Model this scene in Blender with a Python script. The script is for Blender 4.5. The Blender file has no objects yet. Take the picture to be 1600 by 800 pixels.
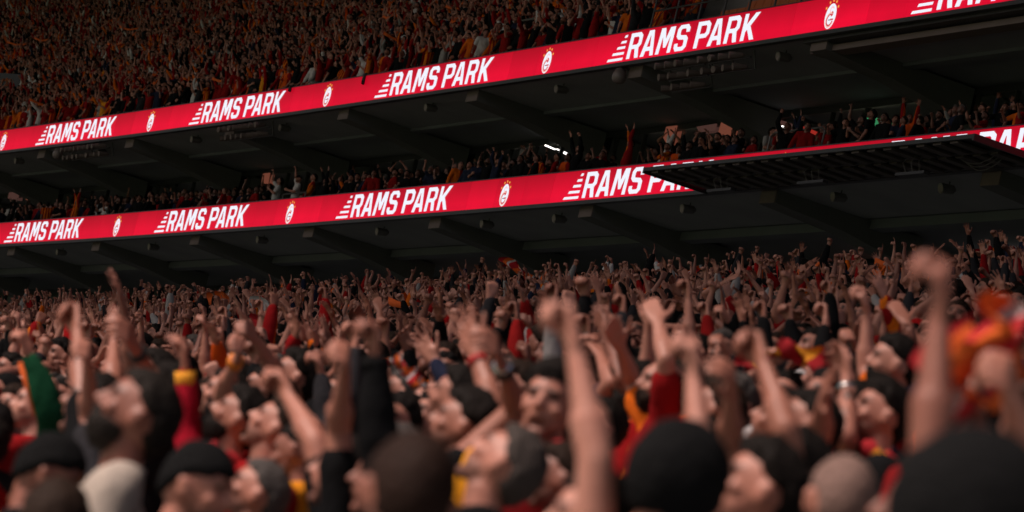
import bpy, math, random
import numpy as np
from mathutils import Vector, Matrix, noise

# ---------------------------------------------------------------- camera, world, sun, exposure
scene = bpy.context.scene
COL = scene.collection
CZ = 11.0                                   # height of the lens above the pitch
FPX, PIT, ROL = 5900.0, 0.141352, 0.24382   # focal length in photo pixels, tilt up, roll
cam_d = bpy.data.cameras.new('camera')
cam = bpy.data.objects.new('camera', cam_d)
COL.objects.link(cam)
cam.location = (0, 0, CZ)
cam.rotation_euler = (Matrix.Rotation(math.pi / 2 + PIT, 3, 'X') @ Matrix.Rotation(ROL, 3, 'Z')).to_euler()
cam_d.sensor_width = 36
cam_d.lens = FPX / 1600 * 36
cam_d.clip_start = 0.3
cam_d.clip_end = 1500
cam_d.dof.use_dof = True
cam_d.dof.focus_distance = 66
cam_d.dof.aperture_fstop = 3.9
scene.camera = cam

SUN_EL, SUN_AZ = math.radians(54), math.radians(-110)      # azimuth measured from +Y towards +X
world = bpy.data.worlds.new('World')
scene.world = world
world.use_nodes = True
wn = world.node_tree.nodes
sky = wn.new('ShaderNodeTexSky')
sky.sky_type = 'NISHITA'
sky.sun_disc = False
sky.sun_elevation = SUN_EL
sky.sun_rotation = SUN_AZ
sky.air_density = 1.0
sky.dust_density = 5.0
wn['Background'].inputs[1].default_value = 0.066
tint = wn.new('ShaderNodeMix'); tint.data_type = 'RGBA'; tint.blend_type = 'MULTIPLY'; tint.inputs[0].default_value = 1
tint.inputs[7].default_value = (1.0, .87, .83, 1)          # warm colour grade multiplied into the light of the unseen sky
world.node_tree.links.new(sky.outputs[0], tint.inputs[6])
world.node_tree.links.new(tint.outputs[2], wn['Background'].inputs[0])
sun_d = bpy.data.lights.new('sun', 'SUN')
sun_d.energy = 4.0
sun_d.angle = math.radians(11)
sun_d.color = (1.0, 0.80, 0.72)
sun = bpy.data.objects.new('sun', sun_d)
COL.objects.link(sun)
_sd = Vector((math.sin(SUN_AZ) * math.cos(SUN_EL), math.cos(SUN_AZ) * math.cos(SUN_EL), math.sin(SUN_EL)))
sun.rotation_euler = _sd.to_track_quat('Z', 'Y').to_euler()
sun.location = _sd * 200
scene.view_settings.view_transform = 'Standard'
scene.view_settings.look = 'None'
scene.view_settings.exposure = 0.25
scene.view_settings.gamma = 1.0
scene.view_settings.use_curve_mapping = False
scene.cycles.max_bounces = 5
scene.cycles.diffuse_bounces = 3
scene.cycles.glossy_bounces = 2
scene.cycles.transmission_bounces = 4
scene.cycles.use_denoising = True

rng = random.Random(7)

# ---------------------------------------------------------------- plan of the stand: a runs along the ribbon boards, b uphill
PL = (-0.00032, 109.88600, 0.42716072, -3.64501e-4, 4.273722e-6)
H1, H2, LSP, O1, O2 = 21.311, 17.2015, 16.6993, -51.023, -34.979
TH = 0.9
_g, _w = np.polynomial.legendre.leggauss(12)
def plan(a):
    ss = (_g + 1) / 2 * a
    th = PL[2] + PL[3] * ss + PL[4] * ss ** 2
    return (PL[0] + float((np.sin(th) * _w).sum()) / 2 * a, PL[1] - float((np.cos(th) * _w).sum()) / 2 * a,
            PL[2] + PL[3] * a + PL[4] * a * a)
_cache = {}
def P(a, b, z):
    k = round(a, 4)
    if k not in _cache: _cache[k] = plan(a)
    X, Y, th = _cache[k]
    return Vector((X + math.cos(th) * b, Y + math.sin(th) * b, z + CZ))
def yaw_at(a):                              # rotation that turns local +Y towards the pitch
    return math.pi / 2 + plan(a)[2]
def proj(p):
    X, Y, Z = p[0], p[1], p[2] - CZ
    yc = Y * math.cos(PIT) + Z * math.sin(PIT); zc = -Y * math.sin(PIT) + Z * math.cos(PIT)
    u = X / yc * FPX; v = zc / yc * FPX
    return 800 + u * math.cos(ROL) + v * math.sin(ROL), 400 + u * math.sin(ROL) - v * math.cos(ROL)
def ray(px, py):
    ur = px - 800; vr = 400 - py
    u = ur * math.cos(ROL) - vr * math.sin(ROL); v = ur * math.sin(ROL) + vr * math.cos(ROL)
    d = (u / FPX, 1, v / FPX); c, s = math.cos(PIT), math.sin(PIT)
    return Vector((d[0], d[1] * c - d[2] * s, d[1] * s + d[2] * c))
def ab(x, y):
    a = 0.0
    for i in range(12):
        X, Y, th = plan(a); dx = x - X; dy = y - Y
        a += dx * math.sin(th) - dy * math.cos(th)
    X, Y, th = plan(a)
    return a, (x - X) * math.cos(th) + (y - Y) * math.sin(th)
def hitb(px, py, b):
    r = ray(px, py); t = 80.0
    for i in range(20):
        bb = ab(r.x * t, r.y * t)[1]; t += (b - bb) / .45
    return ab(r.x * t, r.y * t)[0], r.z * t
def zhead(sp):                              # height of the heads of the lower tier above the lens
    return -0.42 + 0.29 * sp + (0.0015 * sp * sp if sp > 0 else 0)
def zfloor(sp): return zhead(sp) - 1.74
ROW = 0.8
BCAM = 45.5

# ---------------------------------------------------------------- materials
def mat(name):
    m = bpy.data.materials.new(name); m.use_nodes = True
    return m, m.node_tree.nodes, m.node_tree.links, m.node_tree.nodes['Principled BSDF']
def noisy(name, col, rough=.7, scale=8, amt=.25, bump=.0, metal=0, detail=6, stretch=None):
    m, n, l, b = mat(name)
    tc = n.new('ShaderNodeTexCoord'); mp = n.new('ShaderNodeMapping'); no = n.new('ShaderNodeTexNoise')
    l.new(tc.outputs['Object'], mp.inputs[0]); l.new(mp.outputs[0], no.inputs['Vector'])
    if stretch: mp.inputs['Scale'].default_value = stretch
    no.inputs['Scale'].default_value = scale; no.inputs['Detail'].default_value = detail
    mx = n.new('ShaderNodeMix'); mx.data_type = 'RGBA'
    mx.inputs[6].default_value = (*[c * (1 - amt) for c in col], 1); mx.inputs[7].default_value = (*[min(1, c * (1 + amt)) for c in col], 1)
    l.new(no.outputs[0], mx.inputs[0]); l.new(mx.outputs[2], b.inputs['Base Color'])
    b.inputs['Roughness'].default_value = rough; b.inputs['Metallic'].default_value = metal
    if bump:
        bp = n.new('ShaderNodeBump'); bp.inputs['Strength'].default_value = bump; bp.inputs['Distance'].default_value = .02
        l.new(no.outputs[0], bp.inputs['Height']); l.new(bp.outputs[0], b.inputs['Normal'])
    return m
def emit(name, col, strength, rough=.5):
    m, n, l, b = mat(name)
    b.inputs['Base Color'].default_value = (.02, .02, .02, 1); b.inputs['Roughness'].default_value = rough
    b.inputs['Emission Color'].default_value = (*col, 1); b.inputs['Emission Strength'].default_value = strength
    return m
M = {}
M['concrete'] = noisy('concrete', (.24, .235, .225), .85, 1.2, .3, .2)
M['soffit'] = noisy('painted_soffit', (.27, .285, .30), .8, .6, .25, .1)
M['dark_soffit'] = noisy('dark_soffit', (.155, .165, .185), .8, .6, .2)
M['beam_side'] = noisy('beam_side', (.12, .122, .125), .8, 1.5, .2, .1)
M['beam'] = noisy('beam_paint', (.15, .115, .105), .7, 1.5, .2, .1)
M['dark_metal'] = noisy('dark_metal', (.05, .05, .055), .45, 3, .2, 0, .4)
M['grey_metal'] = noisy('grey_metal', (.15, .145, .145), .45, 3, .2, 0, .3)
M['joist'] = noisy('joist_metal', (.075, .058, .054), .6, 2, .25, 0)
M['pitch'] = noisy('pitch_grass', (.05, .10, .03), .9, .3, .3)
M['orange_seat'] = noisy('orange_seat_plastic', (.55, .13, .035), .5, 2, .15)
M['black_board'] = noisy('black_board', (.02, .02, .022), .6, 2, .2)
M['frame'] = noisy('window_frame', (.03, .03, .032), .4, 2, .2)
M['roof'] = noisy('roof_sheet', (.12, .12, .12), .7, .5, .2)
M['lens'] = noisy('lamp_lens', (.18, .145, .14), .3, 8, .1)
M['led_white'] = emit('led_white', (.74, .76, .84), 1.0)
M['led_star'] = emit('led_star', (.9, .38, .06), 1.0)
M['led_emblem_red'] = emit('led_emblem_red', (.55, .03, .04), 1.0)
M['led_emblem_orange'] = emit('led_emblem_orange', (.85, .30, .10), 1.0)
M['led_emblem_pink'] = emit('led_emblem_pink', (.85, .45, .50), 1.0)
M['lamp_white'] = emit('lamp_white', (1, .93, .88), 3.0)
M['warm_window'] = emit('warm_window', (.12, .035, .021), 1.0)
M['dim_window'] = emit('dim_window', (.05, .022, .018), 1.0)
M['red_strip'] = emit('red_strip', (.25, .015, .01), 1.0)
M['tv_green'] = emit('tv_green', (.03, .20, .08), 1.0)
M['tv_red'] = emit('tv_red', (.35, .07, .05), 1.0)
M['tv_white'] = emit('tv_white', (.45, .4, .45), 1.0)
def glass():
    m, n, l, b = mat('tinted_glass')
    tr = n.new('ShaderNodeBsdfTransparent'); tr.inputs[0].default_value = (.75, .76, .76, 1)
    gl = n.new('ShaderNodeBsdfGlossy'); gl.inputs['Roughness'].default_value = .03; gl.inputs['Color'].default_value = (.8, .8, .8, 1)
    fr = n.new('ShaderNodeFresnel'); mx = n.new('ShaderNodeMixShader')
    l.new(fr.outputs[0], mx.inputs[0]); l.new(tr.outputs[0], mx.inputs[1]); l.new(gl.outputs[0], mx.inputs[2])
    l.new(mx.outputs[0], n['Material Output'].inputs[0])
    return m
M['glass'] = glass()
def led_red():                              # picture on the screen: red field, fine pixel pitch, soft vertical ramp of the content
    m, n, l, b = mat('led_red')
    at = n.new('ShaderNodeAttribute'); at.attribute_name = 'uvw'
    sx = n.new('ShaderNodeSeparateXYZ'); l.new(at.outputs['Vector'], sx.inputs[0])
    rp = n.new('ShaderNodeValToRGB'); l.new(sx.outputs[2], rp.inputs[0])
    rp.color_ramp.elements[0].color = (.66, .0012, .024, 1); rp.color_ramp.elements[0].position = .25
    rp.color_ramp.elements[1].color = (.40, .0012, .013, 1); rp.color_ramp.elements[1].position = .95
    no = n.new('ShaderNodeTexNoise'); no.inputs['Scale'].default_value = 1.0; l.new(at.outputs['Vector'], no.inputs['Vector'])
    wv = n.new('ShaderNodeTexWave'); wv.inputs['Scale'].default_value = 9; wv.bands_direction = 'DIAGONAL'; l.new(at.outputs['Vector'], wv.inputs['Vector'])
    ma = n.new('ShaderNodeMath'); ma.operation = 'MULTIPLY_ADD'; ma.inputs[1].default_value = .22; ma.inputs[2].default_value = .84
    l.new(no.outputs[0], ma.inputs[0])
    mb = n.new('ShaderNodeMath'); mb.operation = 'MULTIPLY_ADD'; mb.inputs[1].default_value = .05
    l.new(wv.outputs[0], mb.inputs[0]); l.new(ma.outputs[0], mb.inputs[2])
    mc = n.new('ShaderNodeMath'); mc.operation = 'MULTIPLY_ADD'; mc.inputs[1].default_value = .09
    l.new(sx.outputs[1], mc.inputs[0]); l.new(mb.outputs[0], mc.inputs[2]); mb = mc
    b.inputs['Base Color'].default_value = (.01, .004, .004, 1); b.inputs['Specular IOR Level'].default_value = .1
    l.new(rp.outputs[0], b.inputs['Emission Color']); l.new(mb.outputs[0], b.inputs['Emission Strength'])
    return m
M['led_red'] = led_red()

# people: colours come per person from the object (or instance) attributes skin_c, shirt_a, shirt_b, shirt_p, hair_c
def iattr(n, name, kind='INSTANCER'):
    a = n.new('ShaderNodeAttribute'); a.attribute_type = kind; a.attribute_name = name
    return a
def mixc(n, l, fac, c1, c2):
    mx = n.new('ShaderNodeMix'); mx.data_type = 'RGBA'
    for sock, v in ((mx.inputs[0], fac), (mx.inputs[6], c1), (mx.inputs[7], c2)):
        if isinstance(v, (int, float)): sock.default_value = v
        elif isinstance(v, tuple): sock.default_value = v
        else: l.new(v, sock)
    return mx.outputs[2]
def skin_mat():
    m, n, l, b = mat('skin')
    sc = iattr(n, 'skin_c').outputs['Color']; hc = iattr(n, 'hair_c').outputs['Color']
    pa = iattr(n, 'paint', 'GEOMETRY'); sp = n.new('ShaderNodeSeparateColor'); l.new(pa.outputs['Color'], sp.inputs[0])
    rs = iattr(n, 'rest', 'GEOMETRY')
    no = n.new('ShaderNodeTexNoise'); no.inputs['Scale'].default_value = 22; no.inputs['Detail'].default_value = 4; l.new(rs.outputs['Vector'], no.inputs['Vector'])
    red = n.new('ShaderNodeMix'); red.data_type = 'RGBA'; red.blend_type = 'MULTIPLY'; red.inputs[0].default_value = 1
    l.new(sc, red.inputs[6]); red.inputs[7].default_value = (.86, .68, .62, 1)
    c = mixc(n, l, no.outputs[0], sc, red.outputs[2])
    c = mixc(n, l, sp.outputs[0], c, hc)
    c = mixc(n, l, sp.outputs[1], c, (.10, .022, .018, 1))
    c = mixc(n, l, sp.outputs[2], c, (.02, .013, .01, 1))
    l.new(c, b.inputs['Base Color'])
    b.inputs['Roughness'].default_value = .5
    n2 = n.new('ShaderNodeTexNoise'); n2.inputs['Scale'].default_value = 90; l.new(rs.outputs['Vector'], n2.inputs['Vector'])
    bp = n.new('ShaderNodeBump'); bp.inputs['Strength'].default_value = .25; bp.inputs['Distance'].default_value = .004
    l.new(n2.outputs[0], bp.inputs['Height']); l.new(bp.outputs[0], b.inputs['Normal'])
    return m
M['skin'] = skin_mat()
def shirt_mat():
    m, n, l, b = mat('shirt_cloth')
    A = iattr(n, 'shirt_a').outputs['Color']; B = iattr(n, 'shirt_b').outputs['Color']; pp = iattr(n, 'shirt_p').outputs['Fac']
    rs = iattr(n, 'rest', 'GEOMETRY'); sx = n.new('ShaderNodeSeparateXYZ'); l.new(rs.outputs['Vector'], sx.inputs[0])
    # pattern 1: two halves, pattern 2: vertical stripes, pattern 3: yoke and sleeves in the second colour
    def mth(op, a, c=None, d=None):
        k = n.new('ShaderNodeMath'); k.operation = op
        for s, v in zip(k.inputs, (a, c, d)):
            if v is None: continue
            if isinstance(v, (int, float)): s.default_value = v
            else: l.new(v, s)
        return k.outputs[0]
    half = mth('GREATER_THAN', sx.outputs[0], 0.0)
    stripe = mth('GREATER_THAN', mth('SINE', mth('MULTIPLY', sx.outputs[0], 62.0)), 0.0)
    yoke = mth('GREATER_THAN', mth('ABSOLUTE', sx.outputs[0]), .165)
    i1 = mth('COMPARE', pp, 1.0, .2); i2 = mth('COMPARE', pp, 2.0, .2); i3 = mth('COMPARE', pp, 3.0, .2)
    f = mth('ADD', mth('ADD', mth('MULTIPLY', half, i1), mth('MULTIPLY', stripe, i2)), mth('MULTIPLY', yoke, i3))
    c = mixc(n, l, f, A, B)
    no = n.new('ShaderNodeTexNoise'); no.inputs['Scale'].default_value = 5; no.inputs['Detail'].default_value = 5; l.new(rs.outputs['Vector'], no.inputs['Vector'])
    dk = n.new('ShaderNodeMix'); dk.data_type = 'RGBA'; dk.blend_type = 'MULTIPLY'; dk.inputs[0].default_value = 1
    l.new(c, dk.inputs[6]); g = n.new('ShaderNodeMapRange'); g.inputs[3].default_value = .8; g.inputs[4].default_value = 1.15
    l.new(no.outputs[0], g.inputs[0]); l.new(g.outputs[0], dk.inputs[7])
    l.new(dk.outputs[2], b.inputs['Base Color']); b.inputs['Roughness'].default_value = .95; b.inputs['Specular IOR Level'].default_value = .05
    n2 = n.new('ShaderNodeTexNoise'); n2.inputs['Scale'].default_value = 16; n2.inputs['Distortion'].default_value = 1.5; l.new(rs.outputs['Vector'], n2.inputs['Vector'])
    bp = n.new('ShaderNodeBump'); bp.inputs['Strength'].default_value = .3; bp.inputs['Distance'].default_value = .02
    l.new(n2.outputs[0], bp.inputs['Height']); l.new(bp.outputs[0], b.inputs['Normal'])
    return m
M['shirt'] = shirt_mat()
def hair_mat():
    m, n, l, b = mat('hair')
    hc = iattr(n, 'hair_c').outputs['Color']; rs = iattr(n, 'rest', 'GEOMETRY')
    no = n.new('ShaderNodeTexNoise'); no.inputs['Scale'].default_value = 60; no.inputs['Detail'].default_value = 4; l.new(rs.outputs['Vector'], no.inputs['Vector'])
    g = n.new('ShaderNodeMapRange'); g.inputs[3].default_value = .55; g.inputs[4].default_value = 1.5; l.new(no.outputs[0], g.inputs[0])
    dk = n.new('ShaderNodeMix'); dk.data_type = 'RGBA'; dk.blend_type = 'MULTIPLY'; dk.inputs[0].default_value = 1
    l.new(hc, dk.inputs[6]); l.new(g.outputs[0], dk.inputs[7]); l.new(dk.outputs[2], b.inputs['Base Color'])
    b.inputs['Roughness'].default_value = .7; b.inputs['Specular IOR Level'].default_value = .12
    bp = n.new('ShaderNodeBump'); bp.inputs['Strength'].default_value = .9; bp.inputs['Distance'].default_value = .01
    l.new(no.outputs[0], bp.inputs['Height']); l.new(bp.outputs[0], b.inputs['Normal'])
    return m
M['hair'] = hair_mat()
M['trousers'] = noisy('trouser_cloth', (.035, .04, .055), .9, 12, .3, .3)
M['knit_black'] = noisy('black_knit', (.011, .0115, .012), .95, 60, .3, .6)
M['knit_black'].node_tree.nodes['Principled BSDF'].inputs['Specular IOR Level'].default_value = .03
M['band_black'] = noisy('black_band', (.015, .015, .015), .5, 30, .2)
M['band_red'] = noisy('red_band', (.45, .02, .02), .6, 30, .2)
M['band_orange'] = noisy('orange_band', (.75, .22, .02), .6, 30, .2)
M['steel'] = noisy('steel', (.7, .7, .7), .25, 30, .1, 0, .9)
M['gold_cloth'] = noisy('gold_cloth', (.85, .36, .02), .85, 12, .2, .3)
M['red_cloth'] = noisy('red_cloth', (.42, .012, .018), .85, 12, .2, .3)
M['orange_cloth'] = noisy('orange_cloth', (.80, .14, .02), .85, 12, .2, .3)
M['white_cloth'] = noisy('white_cloth', (.72, .70, .70), .85, 12, .15, .3)
def scarf_mat(name, c1, c2, c3, sc):
    m, n, l, b = mat(name)
    rs = iattr(n, 'uvw', 'GEOMETRY'); sx = n.new('ShaderNodeSeparateXYZ'); l.new(rs.outputs['Vector'], sx.inputs[0])
    rp = n.new('ShaderNodeValToRGB'); rp.color_ramp.interpolation = 'CONSTANT'
    fr = n.new('ShaderNodeMath'); fr.operation = 'FRACT'; mu = n.new('ShaderNodeMath'); mu.operation = 'MULTIPLY'; mu.inputs[1].default_value = sc
    l.new(sx.outputs[0], mu.inputs[0]); l.new(mu.outputs[0], fr.inputs[0]); l.new(fr.outputs[0], rp.inputs[0])
    rp.color_ramp.elements[0].color = (*c1, 1)
    rp.color_ramp.elements[1].position = .4; rp.color_ramp.elements[1].color = (*c2, 1)
    e = rp.color_ramp.elements.new(.8); e.color = (*c3, 1)
    l.new(rp.outputs[0], b.inputs['Base Color']); b.inputs['Roughness'].default_value = .9
    no = n.new('ShaderNodeTexNoise'); no.inputs['Scale'].default_value = 150
    bp = n.new('ShaderNodeBump'); bp.inputs['Strength'].default_value = .4; bp.inputs['Distance'].default_value = .004
    l.new(no.outputs[0], bp.inputs['Height']); l.new(bp.outputs[0], b.inputs['Normal'])
    return m
M['scarf'] = scarf_mat('scarf_knit', (.5, .012, .02), (.85, .16, .02), (.7, .66, .66), 4.0)
M['scarf_gold'] = scarf_mat('scarf_knit_gold', (.45, .012, .02), (.9, .38, .02), (.45, .012, .02), 2.5)

# ---------------------------------------------------------------- mesh helpers
def add_attr(me, name, arr, kind='FLOAT_VECTOR', dom='POINT'):
    at = me.attributes.new(name, kind, dom)
    key = {'FLOAT_VECTOR': 'vector', 'FLOAT_COLOR': 'color', 'FLOAT': 'value', 'INT': 'value', 'BOOLEAN': 'value'}[kind]
    at.data.foreach_set(key, np.ascontiguousarray(arr, dtype=np.int32 if kind == 'INT' else (bool if kind == 'BOOLEAN' else np.float32)).ravel())
def mesh(name, V, Fc, mats, smooth=False, mi=None):
    me = bpy.data.meshes.new(name)
    me.from_pydata([tuple(v) for v in V], [], [tuple(f) for f in Fc])
    for m in (mats if isinstance(mats, (list, tuple)) else [mats]): me.materials.append(M[m] if isinstance(m, str) else m)
    if mi is not None: me.polygons.foreach_set('material_index', mi)
    if smooth: me.polygons.foreach_set('use_smooth', [True] * len(me.polygons))
    me.update()
    return me
def link(name, me, parent=None, loc=None, rot=None):
    o = bpy.data.objects.new(name, me); COL.objects.link(o)
    if parent is not None: o.parent = parent
    if loc is not None: o.location = loc
    if rot is not None: o.rotation_euler = rot
    return o
def tag(o, label=None, cat=None, group=None, kind=None):
    if label: o['label'] = label
    if cat: o['category'] = cat
    if group: o['group'] = group
    if kind: o['kind'] = kind
    return o
def empty(name, loc, rz=0, **k):
    o = bpy.data.objects.new(name, None); COL.objects.link(o); o.empty_display_size = .1
    o.location = loc; o.rotation_euler = (0, 0, rz)
    return tag(o, **k)
class MB:
    def __init__(s): s.V = []; s.F = []; s.mi = []; s.cur = 0
    def quad_strip_loft(s, rings, closed=True, caps=True):
        base = len(s.V); n = len(rings[0])
        for r in rings: s.V.extend(r)
        for i in range(len(rings) - 1):
            for j in range(n if closed else n - 1):
                a = base + i * n + j; b_ = base + i * n + (j + 1) % n
                s.F.append((a, b_, b_ + n, a + n)); s.mi.append(s.cur)
        if caps:
            s.F.append(tuple(base + j for j in range(n))[::-1]); s.mi.append(s.cur)
            s.F.append(tuple(base + (len(rings) - 1) * n + j for j in range(n))); s.mi.append(s.cur)
    def box(s, c, sx, sy, sz, R=None):
        base = len(s.V)
        for dx in (-.5, .5):
            for dy in (-.5, .5):
                for dz in (-.5, .5):
                    v = Vector((dx * sx, dy * sy, dz * sz))
                    if R is not None: v = R @ v
                    s.V.append(Vector(c) + v)
        for f in ((0, 1, 3, 2), (4, 6, 7, 5), (0, 4, 5, 1), (2, 3, 7, 6), (0, 2, 6, 4), (1, 5, 7, 3)):
            s.F.append(tuple(base + i for i in f)); s.mi.append(s.cur)
    def tube(s, pts, r, n=8):
        rings = []
        pts = [Vector(p) for p in pts]
        up = Vector((0, 0, 1))
        for i, p in enumerate(pts):
            d = (pts[min(i + 1, len(pts) - 1)] - pts[max(i - 1, 0)]).normalized()
            x = d.cross(up if abs(d.z) < .95 else Vector((1, 0, 0))).normalized(); y = d.cross(x)
            rr = r[i] if isinstance(r, (list, tuple)) else r
            rings.append([p + (x * math.cos(t) + y * math.sin(t)) * rr for t in [2 * math.pi * k / n for k in range(n)]])
        s.quad_strip_loft(rings)
    def build(s, name, mats, parent=None, smooth=False, origin=None):
        V = s.V if origin is None else [v - Vector(origin) for v in s.V]
        return link(name, mesh(name, V, s.F, mats, smooth, s.mi), parent, origin)
def band(name, mats, prof, a0, a1, step=4.0, parent=None, kind=None, closed=True):
    """sweep a profile [(b,z)...] along the plan curve"""
    k = max(2, int(math.ceil((a1 - a0) / step)) + 1)
    As = [a0 + (a1 - a0) * i / (k - 1) for i in range(k)]
    mb = MB(); mb.quad_strip_loft([[P(a, b, z) for b, z in prof] for a in As], closed, closed)
    o = mb.build(name, mats, parent)
    if kind: o['kind'] = kind
    return o
def rect(b0, b1, z0, z1): return [(b0, z0), (b0, z1), (b1, z1), (b1, z0)]
def crossbox(mb, a, b0, b1, z0, z1, w):
    """box running uphill (b) at position a"""
    mb.quad_strip_loft([[P(a - w / 2, b, z0), P(a - w / 2, b, z1), P(a + w / 2, b, z1), P(a + w / 2, b, z0)] for b in (b0, b1)])

# ---------------------------------------------------------------- the stadium
A0, A1 = -190.0, 128.0
g = MB(); g.V = [Vector((-900, -500, 0)), Vector((900, -500, 0)), Vector((900, 1200, 0)), Vector((-900, 1200, 0))]; g.F = [(0, 1, 2, 3)]; g.mi = [0]
tag(g.build('pitch_ground', ['pitch']), kind='structure')
KTOP = 40                                                       # last row of the lower tier
prof = []
for k in range(-27, KTOP + 1):
    zf = zfloor(k * ROW); s0 = k * ROW - .4
    prof += [(s0 - BCAM, zfloor((k - 1) * ROW) if k > -27 else -CZ + .05), (s0 - BCAM, zf)]
zc = zfloor(KTOP * ROW)
prof += [(6.9, zc), (6.9, -CZ + .05)]
prof[0] = (prof[0][0], -CZ + .05)
band('terrace_steps', ['concrete'], prof, A0, A1, 4, kind='structure')
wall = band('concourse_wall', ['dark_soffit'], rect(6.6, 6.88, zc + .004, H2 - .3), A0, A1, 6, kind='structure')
# loge deck, its soffit, cross beam and parapet
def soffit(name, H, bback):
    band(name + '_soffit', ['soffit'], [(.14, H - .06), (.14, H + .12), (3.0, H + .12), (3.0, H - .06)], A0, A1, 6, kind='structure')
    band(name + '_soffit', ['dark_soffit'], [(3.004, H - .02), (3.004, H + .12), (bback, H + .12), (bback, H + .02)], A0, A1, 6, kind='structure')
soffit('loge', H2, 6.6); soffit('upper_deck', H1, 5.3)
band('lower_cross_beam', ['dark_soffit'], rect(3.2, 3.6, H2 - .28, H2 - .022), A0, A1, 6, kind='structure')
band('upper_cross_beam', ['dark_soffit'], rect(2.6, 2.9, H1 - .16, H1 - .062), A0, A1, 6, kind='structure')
for H in (H2, H1):
    band('parapet_wall', ['concrete'], rect(.145, .32, H + .124, H + TH + .02), A0, A1, 6, kind='structure')
    band('fascia_trim', ['dark_metal'], rect(-.03, .13, H - .13, H - .012), A0, A1, 6, kind='structure')
LB, LZ = [.33, 1.35, 2.2, 3.05, 3.9, 4.99], [.13, .45, .77, 1.09, 1.41]
pr = [(LB[0], H2 + .124)]
for i in range(5): pr += [(LB[i], H2 + LZ[i]), (LB[i + 1], H2 + LZ[i])]
pr += [(LB[5], H2 + .124)]
band('loge_steps', ['concrete'], pr, A0, A1, 6, kind='structure')
UZ0 = H1 + .45
prof = [(.33, H1 + .124)]
UROWS = 58
def uz(k): return UZ0 + .55 * k
def ub(k): return 1.0 + .80 * k
prof += [(.33, uz(0))]
for k in range(1, UROWS): prof += [(ub(k) - .45, uz(k - 1)), (ub(k) - .45, uz(k))]
prof += [(ub(UROWS), uz(UROWS - 1)), (ub(UROWS), uz(UROWS - 1) - 2), (5.3, H1 + .124)]
band('upper_tier_steps', ['concrete'], prof, A0, A1, 6, kind='structure')
band('rear_wall', ['concrete'], rect(ub(UROWS) + .01, ub(UROWS) + .39, -CZ + .05, 69.9), A0, A1, 10, kind='structure')
band('shade_roof', ['roof'], [(-79, 60), (-79, 61), (ub(UROWS) + .4, 71), (ub(UROWS) + .4, 70)], A0, A1, 10, kind='structure')  # unseen roof, front edge run out over the pitch to shade the crowd
ORD = ['first', 'second', 'third', 'fourth', 'fifth', 'sixth', 'seventh', 'eighth', 'ninth', 'tenth', 'eleventh', 'twelfth', 'thirteenth', 'fourteenth', 'fifteenth', 'sixteenth', 'seventeenth', 'eighteenth', 'nineteenth', 'twentieth']
def under(a, H):
    O = O1 if H == H1 else O2; i0 = -1 if H == H1 else -2; n = 'upper' if H == H1 else 'lower'
    i = int(math.floor((a - O) / LSP)); x = a - O - LSP * i
    for lim, s in ((1.2, 'just after the crest before'), (4.0, 'left of'), (5.2, 'under the bars of'), (6.1, 'under the R of'), (7.0, 'under the A of'), (8.1, 'under the M of'), (9.2, 'under the S of'), (10.1, 'under the second P of'), (11.0, 'under the second A of'), (12.0, 'under the second R of'), (13.0, 'under the K of'), (14.5, 'just after'), (99, 'before the crest after')):
        if x < lim: return s.replace('second P', 'P') + f' the {ORD[max(0, i - i0)]} {n} wordmark'
# raker beams with square ends
def raker(a, H, n):
    mb = MB(); w = .84
    mb.quad_strip_loft([[P(a - w / 2, b, H - d), P(a - w / 2, b, H - .064), P(a + w / 2, b, H - .064), P(a + w / 2, b, H - d)] for b, d in ((.30, .42), (2.4, .55), (4.9, .95))])
    o = mb.build('roof_beam', ['beam_side'], None, False, P(a, .3, H - .06))
    m2 = MB(); m2.quad_strip_loft([[P(a - w / 2 + .01, b, H - .415) - o.location, P(a - w / 2 + .01, b, H - .07) - o.location, P(a + w / 2 - .01, b, H - .07) - o.location, P(a + w / 2 - .01, b, H - .415) - o.location] for b in (.27, .298)]); m2.build('end_plate', ['beam'], o)
    return tag(o, 'grey cantilever beam with square brown end ' + under(a, H), 'beam', f'cantilever beams under the {n} ribbon board')
LBM = [-68.0, -57.6, -47.2, -37.5, -27.3, -16.9, -6.8, 3.6, 14.2, 24.9, 35.3]
UBM = [-67.5, -57.0, -46.7, -36.8, -26.6, -16.5, -6.4, 4.6, 15.0, 25.3]
for a in LBM: raker(a, H2, 'lower')
for a in UBM: raker(a, H1, 'upper')
# round spotlights hanging between the beams
def spot(a, H, n):
    r = empty('spotlight', P(a, .75, H - .064), yaw_at(a))
    r.scale = (.78, .78, .78)
    tag(r, 'round unlit spotlight hanging ' + under(a, H), 'spotlight', f'spotlights under the {n} ribbon board')
    m = MB(); m.tube([(0, .28, -.30), (0, .22, -.28), (0, -.15, -.22), (0, -.24, -.20)], [.17, .165, .15, .07], 14); m.build('housing', ['grey_metal'], r)
    m = MB(); m.tube([(0, .284, -.301), (0, .295, -.303)], [.15, .13], 14); m.build('lens', ['lens'], r)
    m = MB(); m.tube([(0, 0, 0), (0, 0, -.14)], .02, 6); m.build('bracket', ['dark_metal'], r)
for a in (-61, -52, -42.5, -32.5, -22.0, -11.8, -3.9, 1.06, 9.0, 17.14, 22.3): spot(a, H2, 'lower')
for a in (-50.5, -41.0, -31, -22.6, -10.4, -1.0, 12.4): spot(a, H1, 'upper')
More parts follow.
